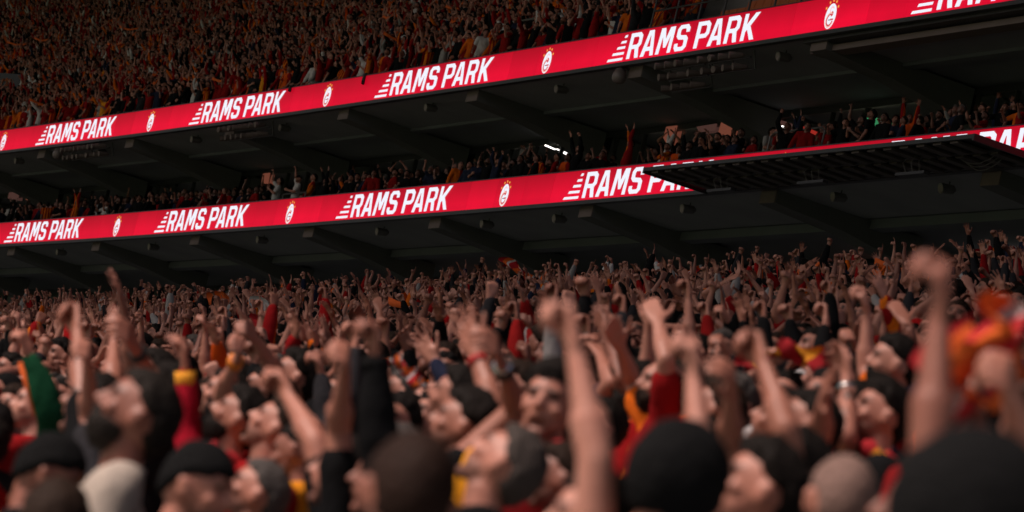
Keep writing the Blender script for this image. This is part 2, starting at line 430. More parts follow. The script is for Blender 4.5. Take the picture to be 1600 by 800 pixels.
# floodlight clusters
def cluster(a0, a1, nrow, lab):
    n = int((a1 - a0) / .5); am = (a0 + a1) / 2
    r = empty('floodlight_cluster', P(am, .3, H1 - .14)); tag(r, lab, 'floodlights')
    inv = r.matrix_world.inverted() if False else Matrix.Translation(-r.location)
    lme = None
    for j in range(nrow):
        for i in range(n):
            a = a0 + (a1 - a0) * (i + .5) / n
            p = P(a, .10 + .18 * j, H1 - .30 - .27 * j); y = yaw_at(a)
            if lme is None:
                m = MB(); m.tube([(0, .26, -.06), (0, .1, -.02), (0, -.1, .03), (0, -.16, .04)], [.10, .095, .07, .03], 10)
                lme = mesh('floodlight', m.V, m.F, ['beam'])
            link('lamp', lme, r, inv @ p, (0, 0, y + rng.uniform(-.5, .2)))
    m = MB()
    for j in range(nrow): m.tube([P(a0 + (a1 - a0) * t / 6, .32 + .18 * j, H1 - .30 - .27 * j) for t in range(7)], .03, 6)
    for t in (0, 3, 6): m.tube([P(a0 + (a1 - a0) * t / 6, .36, H1 - .07), P(a0 + (a1 - a0) * t / 6, .34 + .18 * (nrow - 1), H1 - .30 - .27 * (nrow - 1))], .03, 6)
    m.V = [v - r.location for v in m.V]; m.build('rack', ['dark_metal'], r)
cluster(6.4, 8.7, 3, 'unlit floodlight rack under the word at the centre right of the upper ribbon board')
cluster(8.9, 11.3, 2, 'shorter unlit floodlight rack beside the three row rack under the upper ribbon board')
cluster(-27.0, -23.0, 2, 'dark floodlight rack under the upper ribbon board left of the nearest crest')
cluster(-43.5, -39.0, 2, 'distant dark floodlight rack under the far end of the upper ribbon board')
# dome cameras beside beam ends
for a, lab in ((4.0, 'pale dome camera beside a beam end under the largest full wordmark'), (-44.2, 'small pale dome camera under the far end of the upper ribbon board')):
    r = empty('dome_camera', P(a, .22, H1 - .06), yaw_at(a)); tag(r, lab, 'camera')
    m = MB(); m.tube([(0, .12, -.12), (0, .12, -.28), (0, .12, -.42), (0, .12, -.52), (0, .12, -.56)], [.14, .20, .21, .15, .04], 14); m.build('dome', ['lens'], r, True)
    m = MB(); m.tube([(0, .12, 0), (0, .12, -.13)], .05, 8); m.box((0, -.02, -.05), .12, .3, .06); m.build('arm', ['grey_metal'], r)
# long duct under the upper board
r = empty('service_duct', P(14.3, .6, H1 - .07)); tag(r, 'long pale brown service duct hanging under the near end of the upper ribbon board', 'duct')
for nm, pf, mt in (('pale_tray', rect(.45, .85, H1 - .40, H1 - .24), 'beam'), ('dark_tray', rect(.16, .5, H1 - .20, H1 - .07), 'dark_metal')):
    o = band(nm, [mt], pf, 14.3, 34, 4); o.location = -r.location; o.parent = r
# ---------------------------------------------------------------- LED ribbon boards
def poly_mesh(name, outlines, mtl, conv, depth=.012):
    """flat screen picture: outlines with holes -> filled mesh mapped onto the board"""
    cu = bpy.data.curves.new('c', 'CURVE'); cu.dimensions = '2D'; cu.fill_mode = 'BOTH'
    for pts in outlines:
        sp = cu.splines.new('POLY'); sp.points.add(len(pts) - 1)
        for i, p in enumerate(pts): sp.points[i].co = (p[0], p[1], 0, 1)
        sp.use_cyclic_u = True
    o = bpy.data.objects.new('c', cu); COL.objects.link(o)
    me = bpy.data.meshes.new_from_object(o.evaluated_get(bpy.context.evaluated_depsgraph_get()))
    bpy.data.objects.remove(o); bpy.data.curves.remove(cu)
    V = [conv(v.co.x, v.co.y) for v in me.vertices]; Fc = [tuple(p.vertices) for p in me.polygons]
    bpy.data.meshes.remove(me)
    return V, Fc
LET = {
 'R': ([(0, 0), (0, 1), (.60, 1), (.75, .87), (.75, .52), (.62, .40), (.72, 0), (.50, 0), (.40, .37), (.20, .37), (.20, 0)], [(.20, .53), (.20, .84), (.48, .84), (.55, .78), (.55, .60), (.48, .53)]),
 'A': ([(0, 0), (.27, 1), (.57, 1), (.80, 0), (.59, 0), (.545, .20), (.275, .20), (.22, 0)], [(.31, .36), (.51, .36), (.43, .80), (.41, .80)]),
 'M': ([(0, 0), (.08, 1), (.33, 1), (.46, .56), (.62, 1), (.92, 1), (.90, 0), (.70, 0), (.72, .66), (.55, .22), (.41, .22), (.26, .66), (.20, 0)],),
 'S': ([(0, .14), (.12, 0), (.58, 0), (.73, .14), (.73, .46), (.60, .58), (.27, .61), (.23, .66), (.23, .80), (.28, .85), (.49, .85), (.54, .80), (.54, .70), (.75, .70), (.75, .86), (.61, 1), (.16, 1), (.02, .86), (.02, .58), (.16, .45), (.48, .42), (.52, .37), (.52, .20), (.47, .155), (.25, .155), (.20, .20), (.20, .30), (0, .30)],),
 'P': ([(0, 0), (0, 1), (.60, 1), (.76, .87), (.76, .50), (.60, .36), (.21, .36), (.21, 0)], [(.21, .52), (.21, .84), (.49, .84), (.56, .78), (.56, .58), (.49, .52)]),
 'K': ([(0, 0), (0, 1), (.20, 1), (.20, .60), (.58, 1), (.84, 1), (.42, .53), (.76, 0), (.52, 0), (.28, .40), (.20, .32), (.20, 0)],),
}
WORD = [('R', 5.29), ('A', 6.13), ('M', 7.06), ('S', 8.13), ('P', 9.32), ('A', 10.1), ('R', 11.05), ('K', 11.98)]
BARS = [(.98, .06), (.74, .25), (.53, .445), (.35, .63), (.20, .815)]
def board(H, O, n, i0, i1, a_lo, a_hi, lab):
    root = empty('ribbon_screen', P(O, 0, H)); tag(root, lab, 'ribbon screen')
    off = root.location.copy()
    k = int(round((a_hi - a_lo) / 1.92))
    for i in range(k):                                             # cabinets of the screen, butted with a thin joint
        s0 = a_lo + (a_hi - a_lo) * i / k + .006; s1 = a_lo + (a_hi - a_lo) * (i + 1) / k - .006
        m = MB(); m.quad_strip_loft([[P(s, .004, H), P(s, .004, H + TH), P(s, .11, H + TH), P(s, .11, H)] for s in (s0, (s0 + s1) / 2, s1)])
        pv = rng.uniform(-1, 1)
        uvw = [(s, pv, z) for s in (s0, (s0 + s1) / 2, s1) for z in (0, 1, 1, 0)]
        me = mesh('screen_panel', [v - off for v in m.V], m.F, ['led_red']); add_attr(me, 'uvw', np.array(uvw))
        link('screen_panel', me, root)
    m = MB()
    m.quad_strip_loft([[P(a, -.015, H + TH + .004), P(a, -.015, H + TH + .03), P(a, .13, H + TH + .03), P(a, .13, H + TH + .004)] for a in np.linspace(a_lo, a_hi, 40)])
    m.V = [v - off for v in m.V]; m.build('top_trim', ['dark_metal'], root)
    for i in range(i0, i1):
        base = O + LSP * i
        def cv(x, z, b=-.008): return P(base + x, b, H + TH * (z * .855 + .068)) - off
        def addp(outl, dx, w=1, nm_='letter'):
            v, f = poly_mesh('x', outl, None, lambda x, z: cv(dx + x * w, z))
            link(nm_, mesh(nm_, v, f, ['led_white']), root)
        for ch, dx in WORD: addp(LET[ch], dx)
        for w, z in BARS:
            zz = (z - .068) / .855; hh = .10
            addp([[(0, zz), (.05, zz + hh), (w, zz + hh), (w - .02, zz)]], 5.07 - w, 1, 'speed_bar')
    for i in range(i0, i1 + 1):                                    # club crest with five stars
        base = O + LSP * i; V = []; Fc = []; mi = []
        def cp(x, z, b): return P(base + x, b, H + TH * z) - off
        def addq(v, f, m_):
            nb = len(V); V.extend(v); Fc.extend([tuple(nb + j for j in q) for q in f]); mi.extend([m_] * len(f))
        def disc(cx, cz, rx, rz, b, m_, n=32): addq([cp(cx + rx * math.cos(t), cz + rz * math.sin(t), b) for t in [2 * math.pi * j / n for j in range(n)]], [tuple(range(n))], m_)
        def arc(cx, cz, rx, rz, t0, t1, w, b, m_, n=20):
            v = []
            for j in range(n + 1):
                t = math.radians(t0 + (t1 - t0) * j / n); v += [cp(cx + rx * math.cos(t), cz + rz * math.sin(t), b), cp(cx + (rx - w) * math.cos(t), cz + (rz - w / TH) * math.sin(t), b)]
            addq(v, [(2 * j, 2 * j + 1, 2 * j + 3, 2 * j + 2) for j in range(n)], m_)
        disc(0, .405, .275, .385, -.008, 0)
        arc(0, .29, .17, .20, 60, 345, .05, -.011, 1); arc(0, .29, .20, .235, 50, 350, .02, -.0125, 2)
        addq([cp(.03, .27, -.014), cp(.19, .27, -.014), cp(.19, .32, -.014), cp(.03, .32, -.014)], [(0, 1, 2, 3)], 1)
        addq([cp(-.06, .275, -.0155), cp(.05, .275, -.0155), cp(.05, .30, -.0155), cp(-.06, .30, -.0155)], [(0, 1, 2, 3)], 4)
        arc(.03, .60, .11, .10, 20, 250, .045, -.0145, 3); arc(.05, .47, .09, .085, -100, 90, .045, -.0165, 1)
        for sa in (150, 118, 90, 62, 30):
            t = math.radians(sa); cx, czz = .35 * math.cos(t), .46 + .42 * math.sin(t)
            pts = [cp(cx + (.055 if j % 2 == 0 else .024) * math.cos(math.pi / 2 + j * math.pi / 5), czz + (.055 if j % 2 == 0 else .024) / TH * math.sin(math.pi / 2 + j * math.pi / 5), -.009) for j in range(10)]
            pts.append(cp(cx, czz, -.009))
            addq(pts, [(j, (j + 1) % 10, 10) for j in range(10)], 5)
        link('crest', mesh('crest', V, Fc, ['led_white', 'led_emblem_red', 'led_emblem_orange', 'led_emblem_pink', 'black_board', 'led_star'], False, mi), root)
    return root
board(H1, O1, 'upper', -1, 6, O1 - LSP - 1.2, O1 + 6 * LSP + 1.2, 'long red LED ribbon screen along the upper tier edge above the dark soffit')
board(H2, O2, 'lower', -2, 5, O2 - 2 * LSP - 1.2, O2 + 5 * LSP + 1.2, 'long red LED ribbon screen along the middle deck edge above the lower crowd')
# ---------------------------------------------------------------- hanging platform in front of the lower board
r = empty('lighting_gantry', P(19.5, -1, H2 - .02)); tag(r, 'dark steel gantry platform jutting out below the lower ribbon screen', 'gantry')
def child(mb, name, mtl, root): mb.V = [v - root.location for v in mb.V]; return mb.build(name, mtl, root)
ga0, ga1 = 11.42, 27.65
for nm, b0, b1 in (('edge_beam', -2.06, -1.98), ('edge_beam', -.14, -.06), ('middle_beam', -1.14, -1.06)):
    m = MB(); m.quad_strip_loft([[P(a, b0, H2 - .11), P(a, b0, H2 - .01), P(a, b1, H2 - .01), P(a, b1, H2 - .11)] for a in np.linspace(ga0, ga1, 8)]); child(m, nm, ['dark_metal'], r)
for a in (ga0, ga1):
    m = MB(); crossbox(m, a, -2.06, -.06, H2 - .165, H2 - .005, .08); child(m, 'end_beam', ['dark_metal'], r)
a = ga0 + .5; i = 0
while a < ga1 - .2:
    for b0, b1 in ((-1.97, -1.15), (-1.05, -.15)):
        m = MB(); crossbox(m, a + (0 if b0 < -1.5 else .28), b0, b1, H2 - .16, H2 - .10, .36); child(m, 'joist', ['joist'], r)
    a += .74; i += 1
m = MB(); m.quad_strip_loft([[P(a, -1.96, H2 - .06), P(a, -1.96, H2 - .04), P(a, -.15, H2 - .04), P(a, -.15, H2 - .06)] for a in np.linspace(ga0 + .1, ga1 - .1, 8)]); child(m, 'deck_plate', ['black_board'], r)
for a in (14.6, 19.3, 24.0):
    rr = empty('hanging_luminaire', P(a, -1.3, H2 - .10), yaw_at(a)); tag(rr, None, 'light fitting', 'slim unlit light fittings under the gantry')
    rr['label'] = 'slim unlit light fitting on rods under the ' + {14.6: 'far left third', 19.3: 'middle', 24.0: 'near right third'}[a] + ' of the gantry'
    m = MB()
    for dx in (-.3, 0, .3): m.tube([(dx, 0, 0), (dx * 1.2, .1, -.2), (dx, 0, -.42)], .012, 5)
    m.build('rod', ['grey_metal'], rr)
    m = MB(); m.box((0, 0, -.46), 1.3, .16, .07); m.build('body', ['dark_metal'], rr)
m = MB()
for j in range(3): m.tube([P(25.2 + t * .35, -.9 + .1 * j, H2 - .08 - (.22 + .05 * j) * (1 - (t / 2.5 - 1) ** 2)) for t in range(6)], .012, 5)
tag(m.build('cable_loops', ['grey_metal']), 'thin cables drooping under the near end of the gantry', 'cable')
# ---------------------------------------------------------------- glass wall behind the loge
gw = empty('glass_wall', P(-10, 5, H2 + 1.41)); tag(gw, 'dark framed glass wall behind the standing crowd of the middle deck', 'glass wall')
zt, zb = H1 - .1, H2 + 1.42
m = MB(); m.quad_strip_loft([[P(a, 4.95, zt - .12), P(a, 4.95, zt + .07), P(a, 5.1, zt + .07), P(a, 5.1, zt - .12)] for a in np.linspace(-70, 34, 40)]); child(m, 'head_rail', ['frame'], gw)
m = MB(); m.quad_strip_loft([[P(a, 4.95, zb - .0), P(a, 4.95, zb + .10), P(a, 5.1, zb + .10), P(a, 5.1, zb)] for a in np.linspace(-70, 34, 40)]); child(m, 'sill_rail', ['frame'], gw)
a = -70.0; am = []
while a < 34: am.append(a); a += 1.9
for a in am:
    m = MB(); crossbox(m, a, 4.95, 5.1, zb + .102, zt - .122, .07); child(m, 'mullion', ['frame'], gw)
for a0, a1 in zip(am[:-1], am[1:]):
    m = MB(); m.quad_strip_loft([[P(a, 5.02, zb + .102), P(a, 5.02, zt - .122), P(a, 5.03, zt - .122), P(a, 5.03, zb + .102)] for a in (a0 + .037, a1 - .037)]); child(m, 'pane', ['glass'], gw)
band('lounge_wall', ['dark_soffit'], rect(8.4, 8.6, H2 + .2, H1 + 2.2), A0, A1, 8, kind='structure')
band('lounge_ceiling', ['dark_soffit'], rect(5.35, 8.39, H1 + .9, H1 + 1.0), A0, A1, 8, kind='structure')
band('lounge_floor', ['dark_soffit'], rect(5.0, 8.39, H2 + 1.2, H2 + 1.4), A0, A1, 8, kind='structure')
def litpanel(pts, b, mt, name, lab, cat, th=.05):
    ps = [hitb(x, y, b) for x, y in pts]
    m = MB(); m.quad_strip_loft([[P(a, b + d, z) for a, z in ps] for d in (0, th)])
    c = m.V[0].copy(); o = m.build(name, [mt], None, False, c); tag(o, lab, cat); return o
LP = [([(1036, 215), (1041, 198), (1057, 196), (1050, 222), (1045, 235), (1040, 222)], 'warm_window', 'dim orange lit window behind the dark haired man at the middle deck'),
      ([(1119, 218), (1127, 190), (1145, 188), (1137, 224), (1130, 221)], 'warm_window', 'brightest orange lit window behind the middle deck crowd'),
      ([(1152, 207), (1157, 186), (1164, 183), (1157, 206)], 'warm_window', 'narrow orange lit window between two dark mullions on the middle deck'),
      ([(1092, 206), (1088, 198), (1119, 193), (1117, 203)], 'dim_window', 'faint rosy lit window above two dark haired fans on the middle deck'),
      ([(12, 310), (16, 292), (31, 294), (27, 312)], 'dim_window', 'pale lit window at the far left end of the middle deck'),
      ([(40, 312), (43, 295), (60, 294), (56, 312)], 'warm_window', 'second lit window from the far left of the middle deck'),
      ([(63, 312), (66, 298), (81, 297), (76, 314)], 'dim_window', 'third lit window from the far left of the middle deck'),
      ([(408, 286), (411, 271), (421, 270), (418, 287)], 'warm_window', 'small orange lit window left of the two fans in white shirts'),
      ([(1196, 187), (1200, 182), (1228, 190), (1226, 196)], 'dim_window', 'faint pinkish ceiling panel seen through the lounge glass')]
for pts, mt, lab in LP: litpanel(pts, 4.90, mt, 'lit_window', lab, 'window', .04)
litpanel([(1248, 199), (1250, 195), (1277, 207), (1276, 212)], 4.9, 'red_strip', 'red_light_strip', 'glowing red strip light above the rail of the middle deck', 'light strip')
tv = litpanel([(1349, 206), (1356, 180), (1363, 181), (1355, 210)], 4.88, 'tv_green', 'television_screen', 'green television picture glowing behind the middle deck crowd', 'television')
for pts, mt in (([(1357, 186), (1358, 180), (1363, 181), (1362, 186)], 'tv_white'), ([(1352, 204), (1355, 195), (1359, 196), (1356, 206)], 'tv_red')):
    ps = [hitb(x, y, 4.85) for x, y in pts]; m = MB(); m.quad_strip_loft([[P(a, 4.85 + d, z) for a, z in ps] for d in (0, .02)])
    m.V = [v - tv.location for v in m.V]; m.build('picture', [mt], tv)
litpanel([(1368, 187), (1370, 184), (1381, 187), (1380, 190)], 4.85, 'tv_green', 'television_screen', 'top corner of a green television right of the larger green one', 'television')
litpanel([(1192, 215), (1196, 200), (1204, 203), (1198, 222)], 4.85, 'dim_window', 'lit_window', 'faint green grey window left of the rail on the middle deck', 'window')
for q, ln, lab in (((852, 227), 10, 'white tube lamp glowing left under the upper deck soffit'), ((881, 239), 5, 'short white lamp just right of the long tube lamp'),
               ((906, 214), 4, 'small white lamp above the arms raised beside the black shirted fan'), ((324, 286), 3, 'white lamp over the middle deck near the left third'),
               ((348, 278), 2.4, 'tiny white lamp highest over the left part of the middle deck'), ((1222, 197), 1.2, 'pair member of tiny white lamps seen in the lounge glass'),
               ((1225, 202), 2.6, 'brighter small lamp low in the lounge glass'), ((1180, 186), .9, 'pin sized lamp atop the narrow lounge reflection')):
    p0 = hitb(q[0], q[1], 4.8); p1 = hitb(q[0] + ln * 1.5, q[1] + ln * .62, 4.8)
    m = MB(); rr_ = .024 if ln > 2 else .02
    m.tube([P(p0[0], 4.8, p0[1]), P(p1[0], 4.8, p1[1])], rr_, 6)
    tag(m.build('ceiling_lamp', ['lamp_white'], None, False, m.V[0].copy()), lab, 'lamp')
# windows in the concourse wall
for pts, mt, lab in (([(1303, 437), (1309, 421), (1337, 420), (1330, 438)], 'dim_window', 'dim lit window in the back wall above the lower crowd'),
                     ([(1343, 437), (1347, 421), (1366, 420), (1372, 436)], 'warm_window', 'brighter lit window beside a raised fist in the back wall'),
                     ([(1376, 436), (1382, 421), (1400, 420), (1396, 436)], 'dim_window', 'lit window behind the man with a raised arm and lamp'),
                     ([(1440, 432), (1441, 420), (1460, 418), (1458, 432)], 'dim_window', 'lit window partly behind the blurred big fist'),
                     ([(1573, 432), (1576, 410), (1592, 408), (1592, 430)], 'dim_window', 'small lit window at the right end of the back wall'),
                     ([(1205, 445), (1208, 426), (1228, 424), (1226, 444)], 'dim_window', 'very faint rosy window in the back wall'),
                     ([(738, 462), (745, 432), (776, 430), (768, 458)], 'warm_window', 'orange lit doorway behind raised palms at the back of the lower crowd')):
    litpanel(pts, 6.45, mt, 'lit_window', lab, 'window', .12)
for q, lab in (((1389, 417), 'small white lamp above the back wall windows'), ((1518, 427), 'small warm lamp by the raised wrist at the back wall'), ((1584, 409), 'small white lamp at the right end of the back wall'), ((812, 447), 'small white lamp glowing in the back rows of the lower crowd')):
    p0 = hitb(*q, 6.3 if q[0] > 900 else -8); b_ = 6.3 if q[0] > 900 else -8
    m = MB(); m.tube([P(p0[0], b_, p0[1]), P(p0[0] + .16, b_, p0[1])], .04, 6); tag(m.build('wall_lamp', ['lamp_white'], None, False, m.V[0].copy()), lab, 'lamp')
# ---------------------------------------------------------------- rails and empty seats
def rail(pts, lab, rad=.028, name='handrail'):
    m = MB()
    for pl in pts: m.tube(pl, rad, 6)
    tag(m.build(name, ['grey_metal'], None, False, m.V[0].copy()), lab, 'handrail')
za = uz(1) + 1.0
rail([[P(-8.6, 2.2, uz(1)), P(-8.6, 2.2, za + .9), P(-8.4, 2.2, za + 1.0), P(-5.6, 2.2, za + 1.0), P(-5.4, 2.2, za + .9), P(-5.4, 2.2, uz(1))],
      [P(-8.6, 2.2, za + .45), P(-5.4, 2.2, za + .45)], [P(-7.0, 2.2, uz(1)), P(-7.0, 2.2, za + 1.0)]], 'curved steel crush barrier in the upper tier above the nearest crest', .035)
rail([[P(11.6, 1.3, H2 + .13), P(11.6, 1.3, H2 + 1.85), P(11.8, 1.3, H2 + 1.95), P(14.3, 1.3, H2 + 1.95), P(14.5, 1.3, H2 + 1.85), P(14.5, 1.3, H2 + .13)]], 'rounded steel rail standing at the middle deck above the red strip')
rail([[P(-3.0, 1.3, H2 + .13), P(-3.0, 1.3, H2 + 1.4), P(-.6, 1.3, H2 + 1.4), P(-.6, 1.3, H2 + .13)]], 'short steel rail on the middle deck near the orange shirts')
rail([[P(-22.6, 1.3, H2 + .13), P(-22.6, 1.3, H2 + 1.6), P(-20.6, 1.3, H2 + 1.6), P(-20.6, 1.3, H2 + .13)]], 'short steel rail on the middle deck left of the white shirts')
fr = empty('railing', P(9, .7, uz(0))); tag(fr, 'dark steel grid railing in front of the empty orange seats', 'railing')
SA0 = hitb(1022, 40, .9)[0]
ap = [SA0 + 1.45 * i for i in range(14)]
for a in ap:
    m = MB(); m.tube([P(a, .8, uz(0)), P(a, .8, uz(0) + 2.6)], .035, 6); child(m, 'post', ['dark_metal'], fr)
for z in (1.35, 1.95, 2.55):
    m = MB(); m.tube([P(ap[0] + (ap[-1] - ap[0]) * t / 8, .78, uz(0) + z) for t in range(9)], .03, 6); child(m, 'rail', ['dark_metal'], fr)
m = MB(); m.tube([P(ap[0], .8, uz(0) + .9), P(ap[1], .8, uz(0) + 1.9)], .012, 4); m.tube([P(ap[0], .8, uz(0) + 1.9), P(ap[1], .8, uz(0) + .9)], .012, 4); child(m, 'brace', ['dark_metal'], fr)
# empty seats
sm = MB(); sm.box((0, 0, .44), .46, .42, .05); sm.quad_strip_loft([[Vector((-.235, -.2 - t * .06, .44 + t * .44)), Vector((.235, -.2 - t * .06, .44 + t * .44)), Vector((.235, -.25 - t * .06, .44 + t * .44)), Vector((-.235, -.25 - t * .06, .44 + t * .44))] for t in (0, .5, 1)])
back = MB(); back.quad_strip_loft([[Vector((-.235, -.19 - t * .08, .45 + t * .46)), Vector((.235, -.19 - t * .08, .45 + t * .46)), Vector((.235, -.24 - t * .08, .45 + t * .46)), Vector((-.235, -.24 - t * .08, .45 + t * .46))] for t in (0, .3, .85, 1)])
base = MB(); base.box((0, 0, .43), .46, .40, .05)
ped = MB(); ped.box((0, -.08, .2), .06, .1, .41)
mes = [(n_, mesh(n_, b_.V, b_.F, [t_])) for n_, b_, t_ in (('backrest', back, 'orange_seat'), ('seat', base, 'orange_seat'), ('pedestal', ped, 'dark_metal'))]
nseat = 0
for k in range(1, 7):
    a = SA0 + .3
    while a < SA0 + 9 + k:
        p = P(a, ub(k), uz(k)); X = proj(p + Vector((0, 0, .9)))
        if X[1] > -12 and X[0] < 1300:
            s = empty('stadium_seat', p, yaw_at(a)); nseat += 1
            tag(s, f'empty orange seat behind the steel grid railing, {ORD[min(19, int((a - SA0) / .5))]} from its left, {ORD[k - 1]} row up', 'seat', 'empty orange seats in the upper tier')
            for n_, me in mes: link(n_, me, s)
        a += .50
# dark vomitory board in the upper tier at the far left
bq = [hitb(x, y, ub(13)) for x, y in ((-30, 134), (30, 140), (34, 116), (-30, 112))]
m = MB(); m.quad_strip_loft([[P(a, ub(13) + d, z) for a, z in bq] for d in (0, .1)]); bd = m.build('section_board', ['black_board'], None, False, m.V[0].copy())
tag(bd, 'black section board with orange digits among the far left upper crowd', 'sign')

for pl in (((1, 140), (6, 129)), ((8, 132), (11, 129), (13, 131), (8, 140), (13, 139)), ((15, 131), (17, 131))):
    m = MB(); m.tube([P(*(lambda h: (h[0], ub(13) - .03, h[1]))(hitb(x, y - 6, ub(13) - .03))) for x, y in pl], .05, 5)
    m.V = [v - bd.location for v in m.V]; m.build('digit', ['orange_seat'], bd)

# ---------------------------------------------------------------- people: one continuous body surface per pose
def ico(sub):
    import bmesh
    bm = bmesh.new(); bmesh.ops.create_icosphere(bm, subdivisions=sub, radius=1)
    V = np.array([v.co[:] for v in bm.verts]); F = [tuple(v.index for v in f.verts) for f in bm.faces]; bm.free(); return V, F
ICO = {s: ico(s) for s in (2, 3, 4)}
class Shape:
    def __init__(s): s.V = []; s.F = []; s.n = 0
    def add(s, V, F): s.V.append(np.asarray(V, float)); s.F.extend([tuple(i + s.n for i in f) for f in F]); s.n += len(V)
    def ell(s, c, r, R=None, sub=2):
        V = ICO[sub][0] * np.array(r)
        if R is not None: V = V @ np.array(R.to_3x3()).T
        s.add(V + np.array(c), ICO[sub][1])
    def cap(s, p0, p1, r0, r1, n=10, flat=None):
        p0 = np.array(p0, float); p1 = np.array(p1, float); d = p1 - p0; L = np.linalg.norm(d) + 1e-9; d /= L
        u = np.cross(d, [0, 0, 1] if abs(d[2]) < .9 else [1, 0, 0]); u /= np.linalg.norm(u)
        if flat is not None:
            fv = np.array(flat[0], float); fv -= d * fv.dot(d); nn = np.linalg.norm(fv)
            if nn > 1e-6: u = fv / nn
        v = np.cross(d, u); k1 = 1.0; k2 = flat[1] if flat is not None else 1.0
        V = [p0 - d * r0]
        for t, rr in ((-.7, .71), (0, 1)):
            V += [p0 + d * r0 * t + (u * math.cos(2 * math.pi * i / n) * k1 + v * math.sin(2 * math.pi * i / n) * k2) * r0 * rr for i in range(n)]
        for t, rr in ((0, 1), (.7, .71)):
            V += [p1 + d * r1 * t + (u * math.cos(2 * math.pi * i / n) * k1 + v * math.sin(2 * math.pi * i / n) * k2) * r1 * rr for i in range(n)]
        V.append(p1 + d * r1)
        F = [(0, 1 + (i + 1) % n, 1 + i) for i in range(n)]
        for k in range(3):
            F += [(1 + k * n + i, 1 + k * n + (i + 1) % n, 1 + (k + 1) * n + (i + 1) % n, 1 + (k + 1) * n + i) for i in range(n)]
        e = 1 + 4 * n
        F += [(e, 1 + 3 * n + i, 1 + 3 * n + (i + 1) % n) for i in range(n)]
        s.add(V, F)
    def remesh(s, voxel, ratio=1.0, smooth=3, fac=.5):
        me = bpy.data.meshes.new('t'); me.from_pydata(np.concatenate(s.V).tolist(), [], s.F)
        o = bpy.data.objects.new('t', me); COL.objects.link(o)
        m = o.modifiers.new('r', 'REMESH'); m.mode = 'VOXEL'; m.voxel_size = voxel
        m = o.modifiers.new('s', 'SMOOTH'); m.factor = fac; m.iterations = smooth
        if ratio < 1: m = o.modifiers.new('d', 'DECIMATE'); m.ratio = ratio
        r = bpy.data.meshes.new_from_object(o.evaluated_get(bpy.context.evaluated_depsgraph_get()))
        bpy.data.objects.remove(o); bpy.data.meshes.remove(me)
        r.polygons.foreach_set('use_smooth', [True] * len(r.polygons))
        return r
def nrm(v):
    v = np.array(v, float); return v / (np.linalg.norm(v) + 1e-9)
def rotv(v, k, a):
    k = nrm(k); return v * math.cos(a) + np.cross(k, v) * math.sin(a) + k * k.dot(v) * (1 - math.cos(a))
def hand(S, W, d, n, left, typ, hs=1.0):
    d = nrm(d); n = np.array(n, float); n = nrm(n - d * n.dot(d)); e = np.cross(d, n) * (-1 if left else 1)
    W = np.array(W, float); o = [.032, .011, -.011, -.031]
    segs = [(.040, .025, .020), (.044, .028, .021), (.041, .026, .020), (.033, .019, .018)]
    fist = typ in ('fist', 'grip')
    for i in range(4):
        S.cap(W + e * o[i] * .55 * hs, W + (d * .078 + e * o[i]) * hs, .016 * hs, .0125 * hs, 8, (e, .9))
    S.cap(W - d * .01, W + d * .03 * hs, .026 * hs, .024 * hs, 8, (e, .75))
    S.cap(W + (d * .025 + e * .018) * hs, W + (d * .055 + e * .022 + n * .008) * hs, .017 * hs, .014 * hs, 8)
    for i in range(4):
        K = W + (d * (.086 - (.004 if i == 3 else 0) + (.003 if i == 1 else 0)) + e * o[i]) * hs
        if typ in ('fist', 'grip'): bends = [(1.25, 1.35, .75), (1.15, 1.25, .75)][typ == 'grip']
        elif typ == 'point' and i > 0: bends = (1.3, 1.4, .7)
        elif typ == 'two' and i > 1: bends = (1.3, 1.4, .7)
        elif typ == 'curl': bends = (.55 + .1 * i, .6, .4)
        else: bends = (.12 + .05 * i, .16, .1)
        spl = {'open': .17, 'flat': .05, 'two': .22, 'curl': .06}.get(typ, .0) * (1.5 - i) * (1 if True else 0)
        dd = nrm(d + e * spl); p = K; a = 0; rr = (.0098, .0090, .0082, .0074) if i < 3 else (.0084, .0078, .0070, .0064)
        ax = np.cross(dd, n)
        for j in range(3):
            a += bends[j]; q = p + rotv(dd, ax, a) * segs[i][j] * hs
            S.cap(p, q, rr[j] * hs, rr[j + 1] * hs, 8); p = q
    T = W + (d * .022 + e * .030) * hs
    if fist or typ in ('point', 'two'):
        q1 = T + (d * .036 + e * .012 + n * .018) * hs; q2 = q1 + (d * .016 - e * .012 + n * .018) * hs; q3 = q2 + (-e * .026 + d * .003 + n * .003) * hs
    elif typ == 'curl':
        q1 = T + (d * .030 + e * .018 + n * .018) * hs; q2 = q1 + (d * .028 + e * .006 + n * .010) * hs; q3 = q2 + (d * .022 - e * .002 + n * .008) * hs
    else:
        q1 = T + (d * .026 + e * .030 + n * .006) * hs; q2 = q1 + (d * .024 + e * .020) * hs; q3 = q2 + (d * .022 + e * .010) * hs
    S.cap(T, q1, .0145 * hs, .0115 * hs, 8); S.cap(q1, q2, .0112 * hs, .0102 * hs, 8); S.cap(q2, q3, .010 * hs, .0085 * hs, 8)
HC = np.array([0, .025, 1.640])
def head_matrix(hy, hp, hr, lean=(0, 0)):
    """head pose about the base of the skull; hy yaw, hp pitch up, hr roll"""
    R = Matrix.Rotation(hy, 4, 'Z') @ Matrix.Rotation(hp, 4, 'X') @ Matrix.Rotation(hr, 4, 'Y')
    piv = Vector((0 + lean[0], -.005 + lean[1], 1.555))
    return Matrix.Translation(piv) @ R @ Matrix.Translation(Vector((0, .03, .085)))
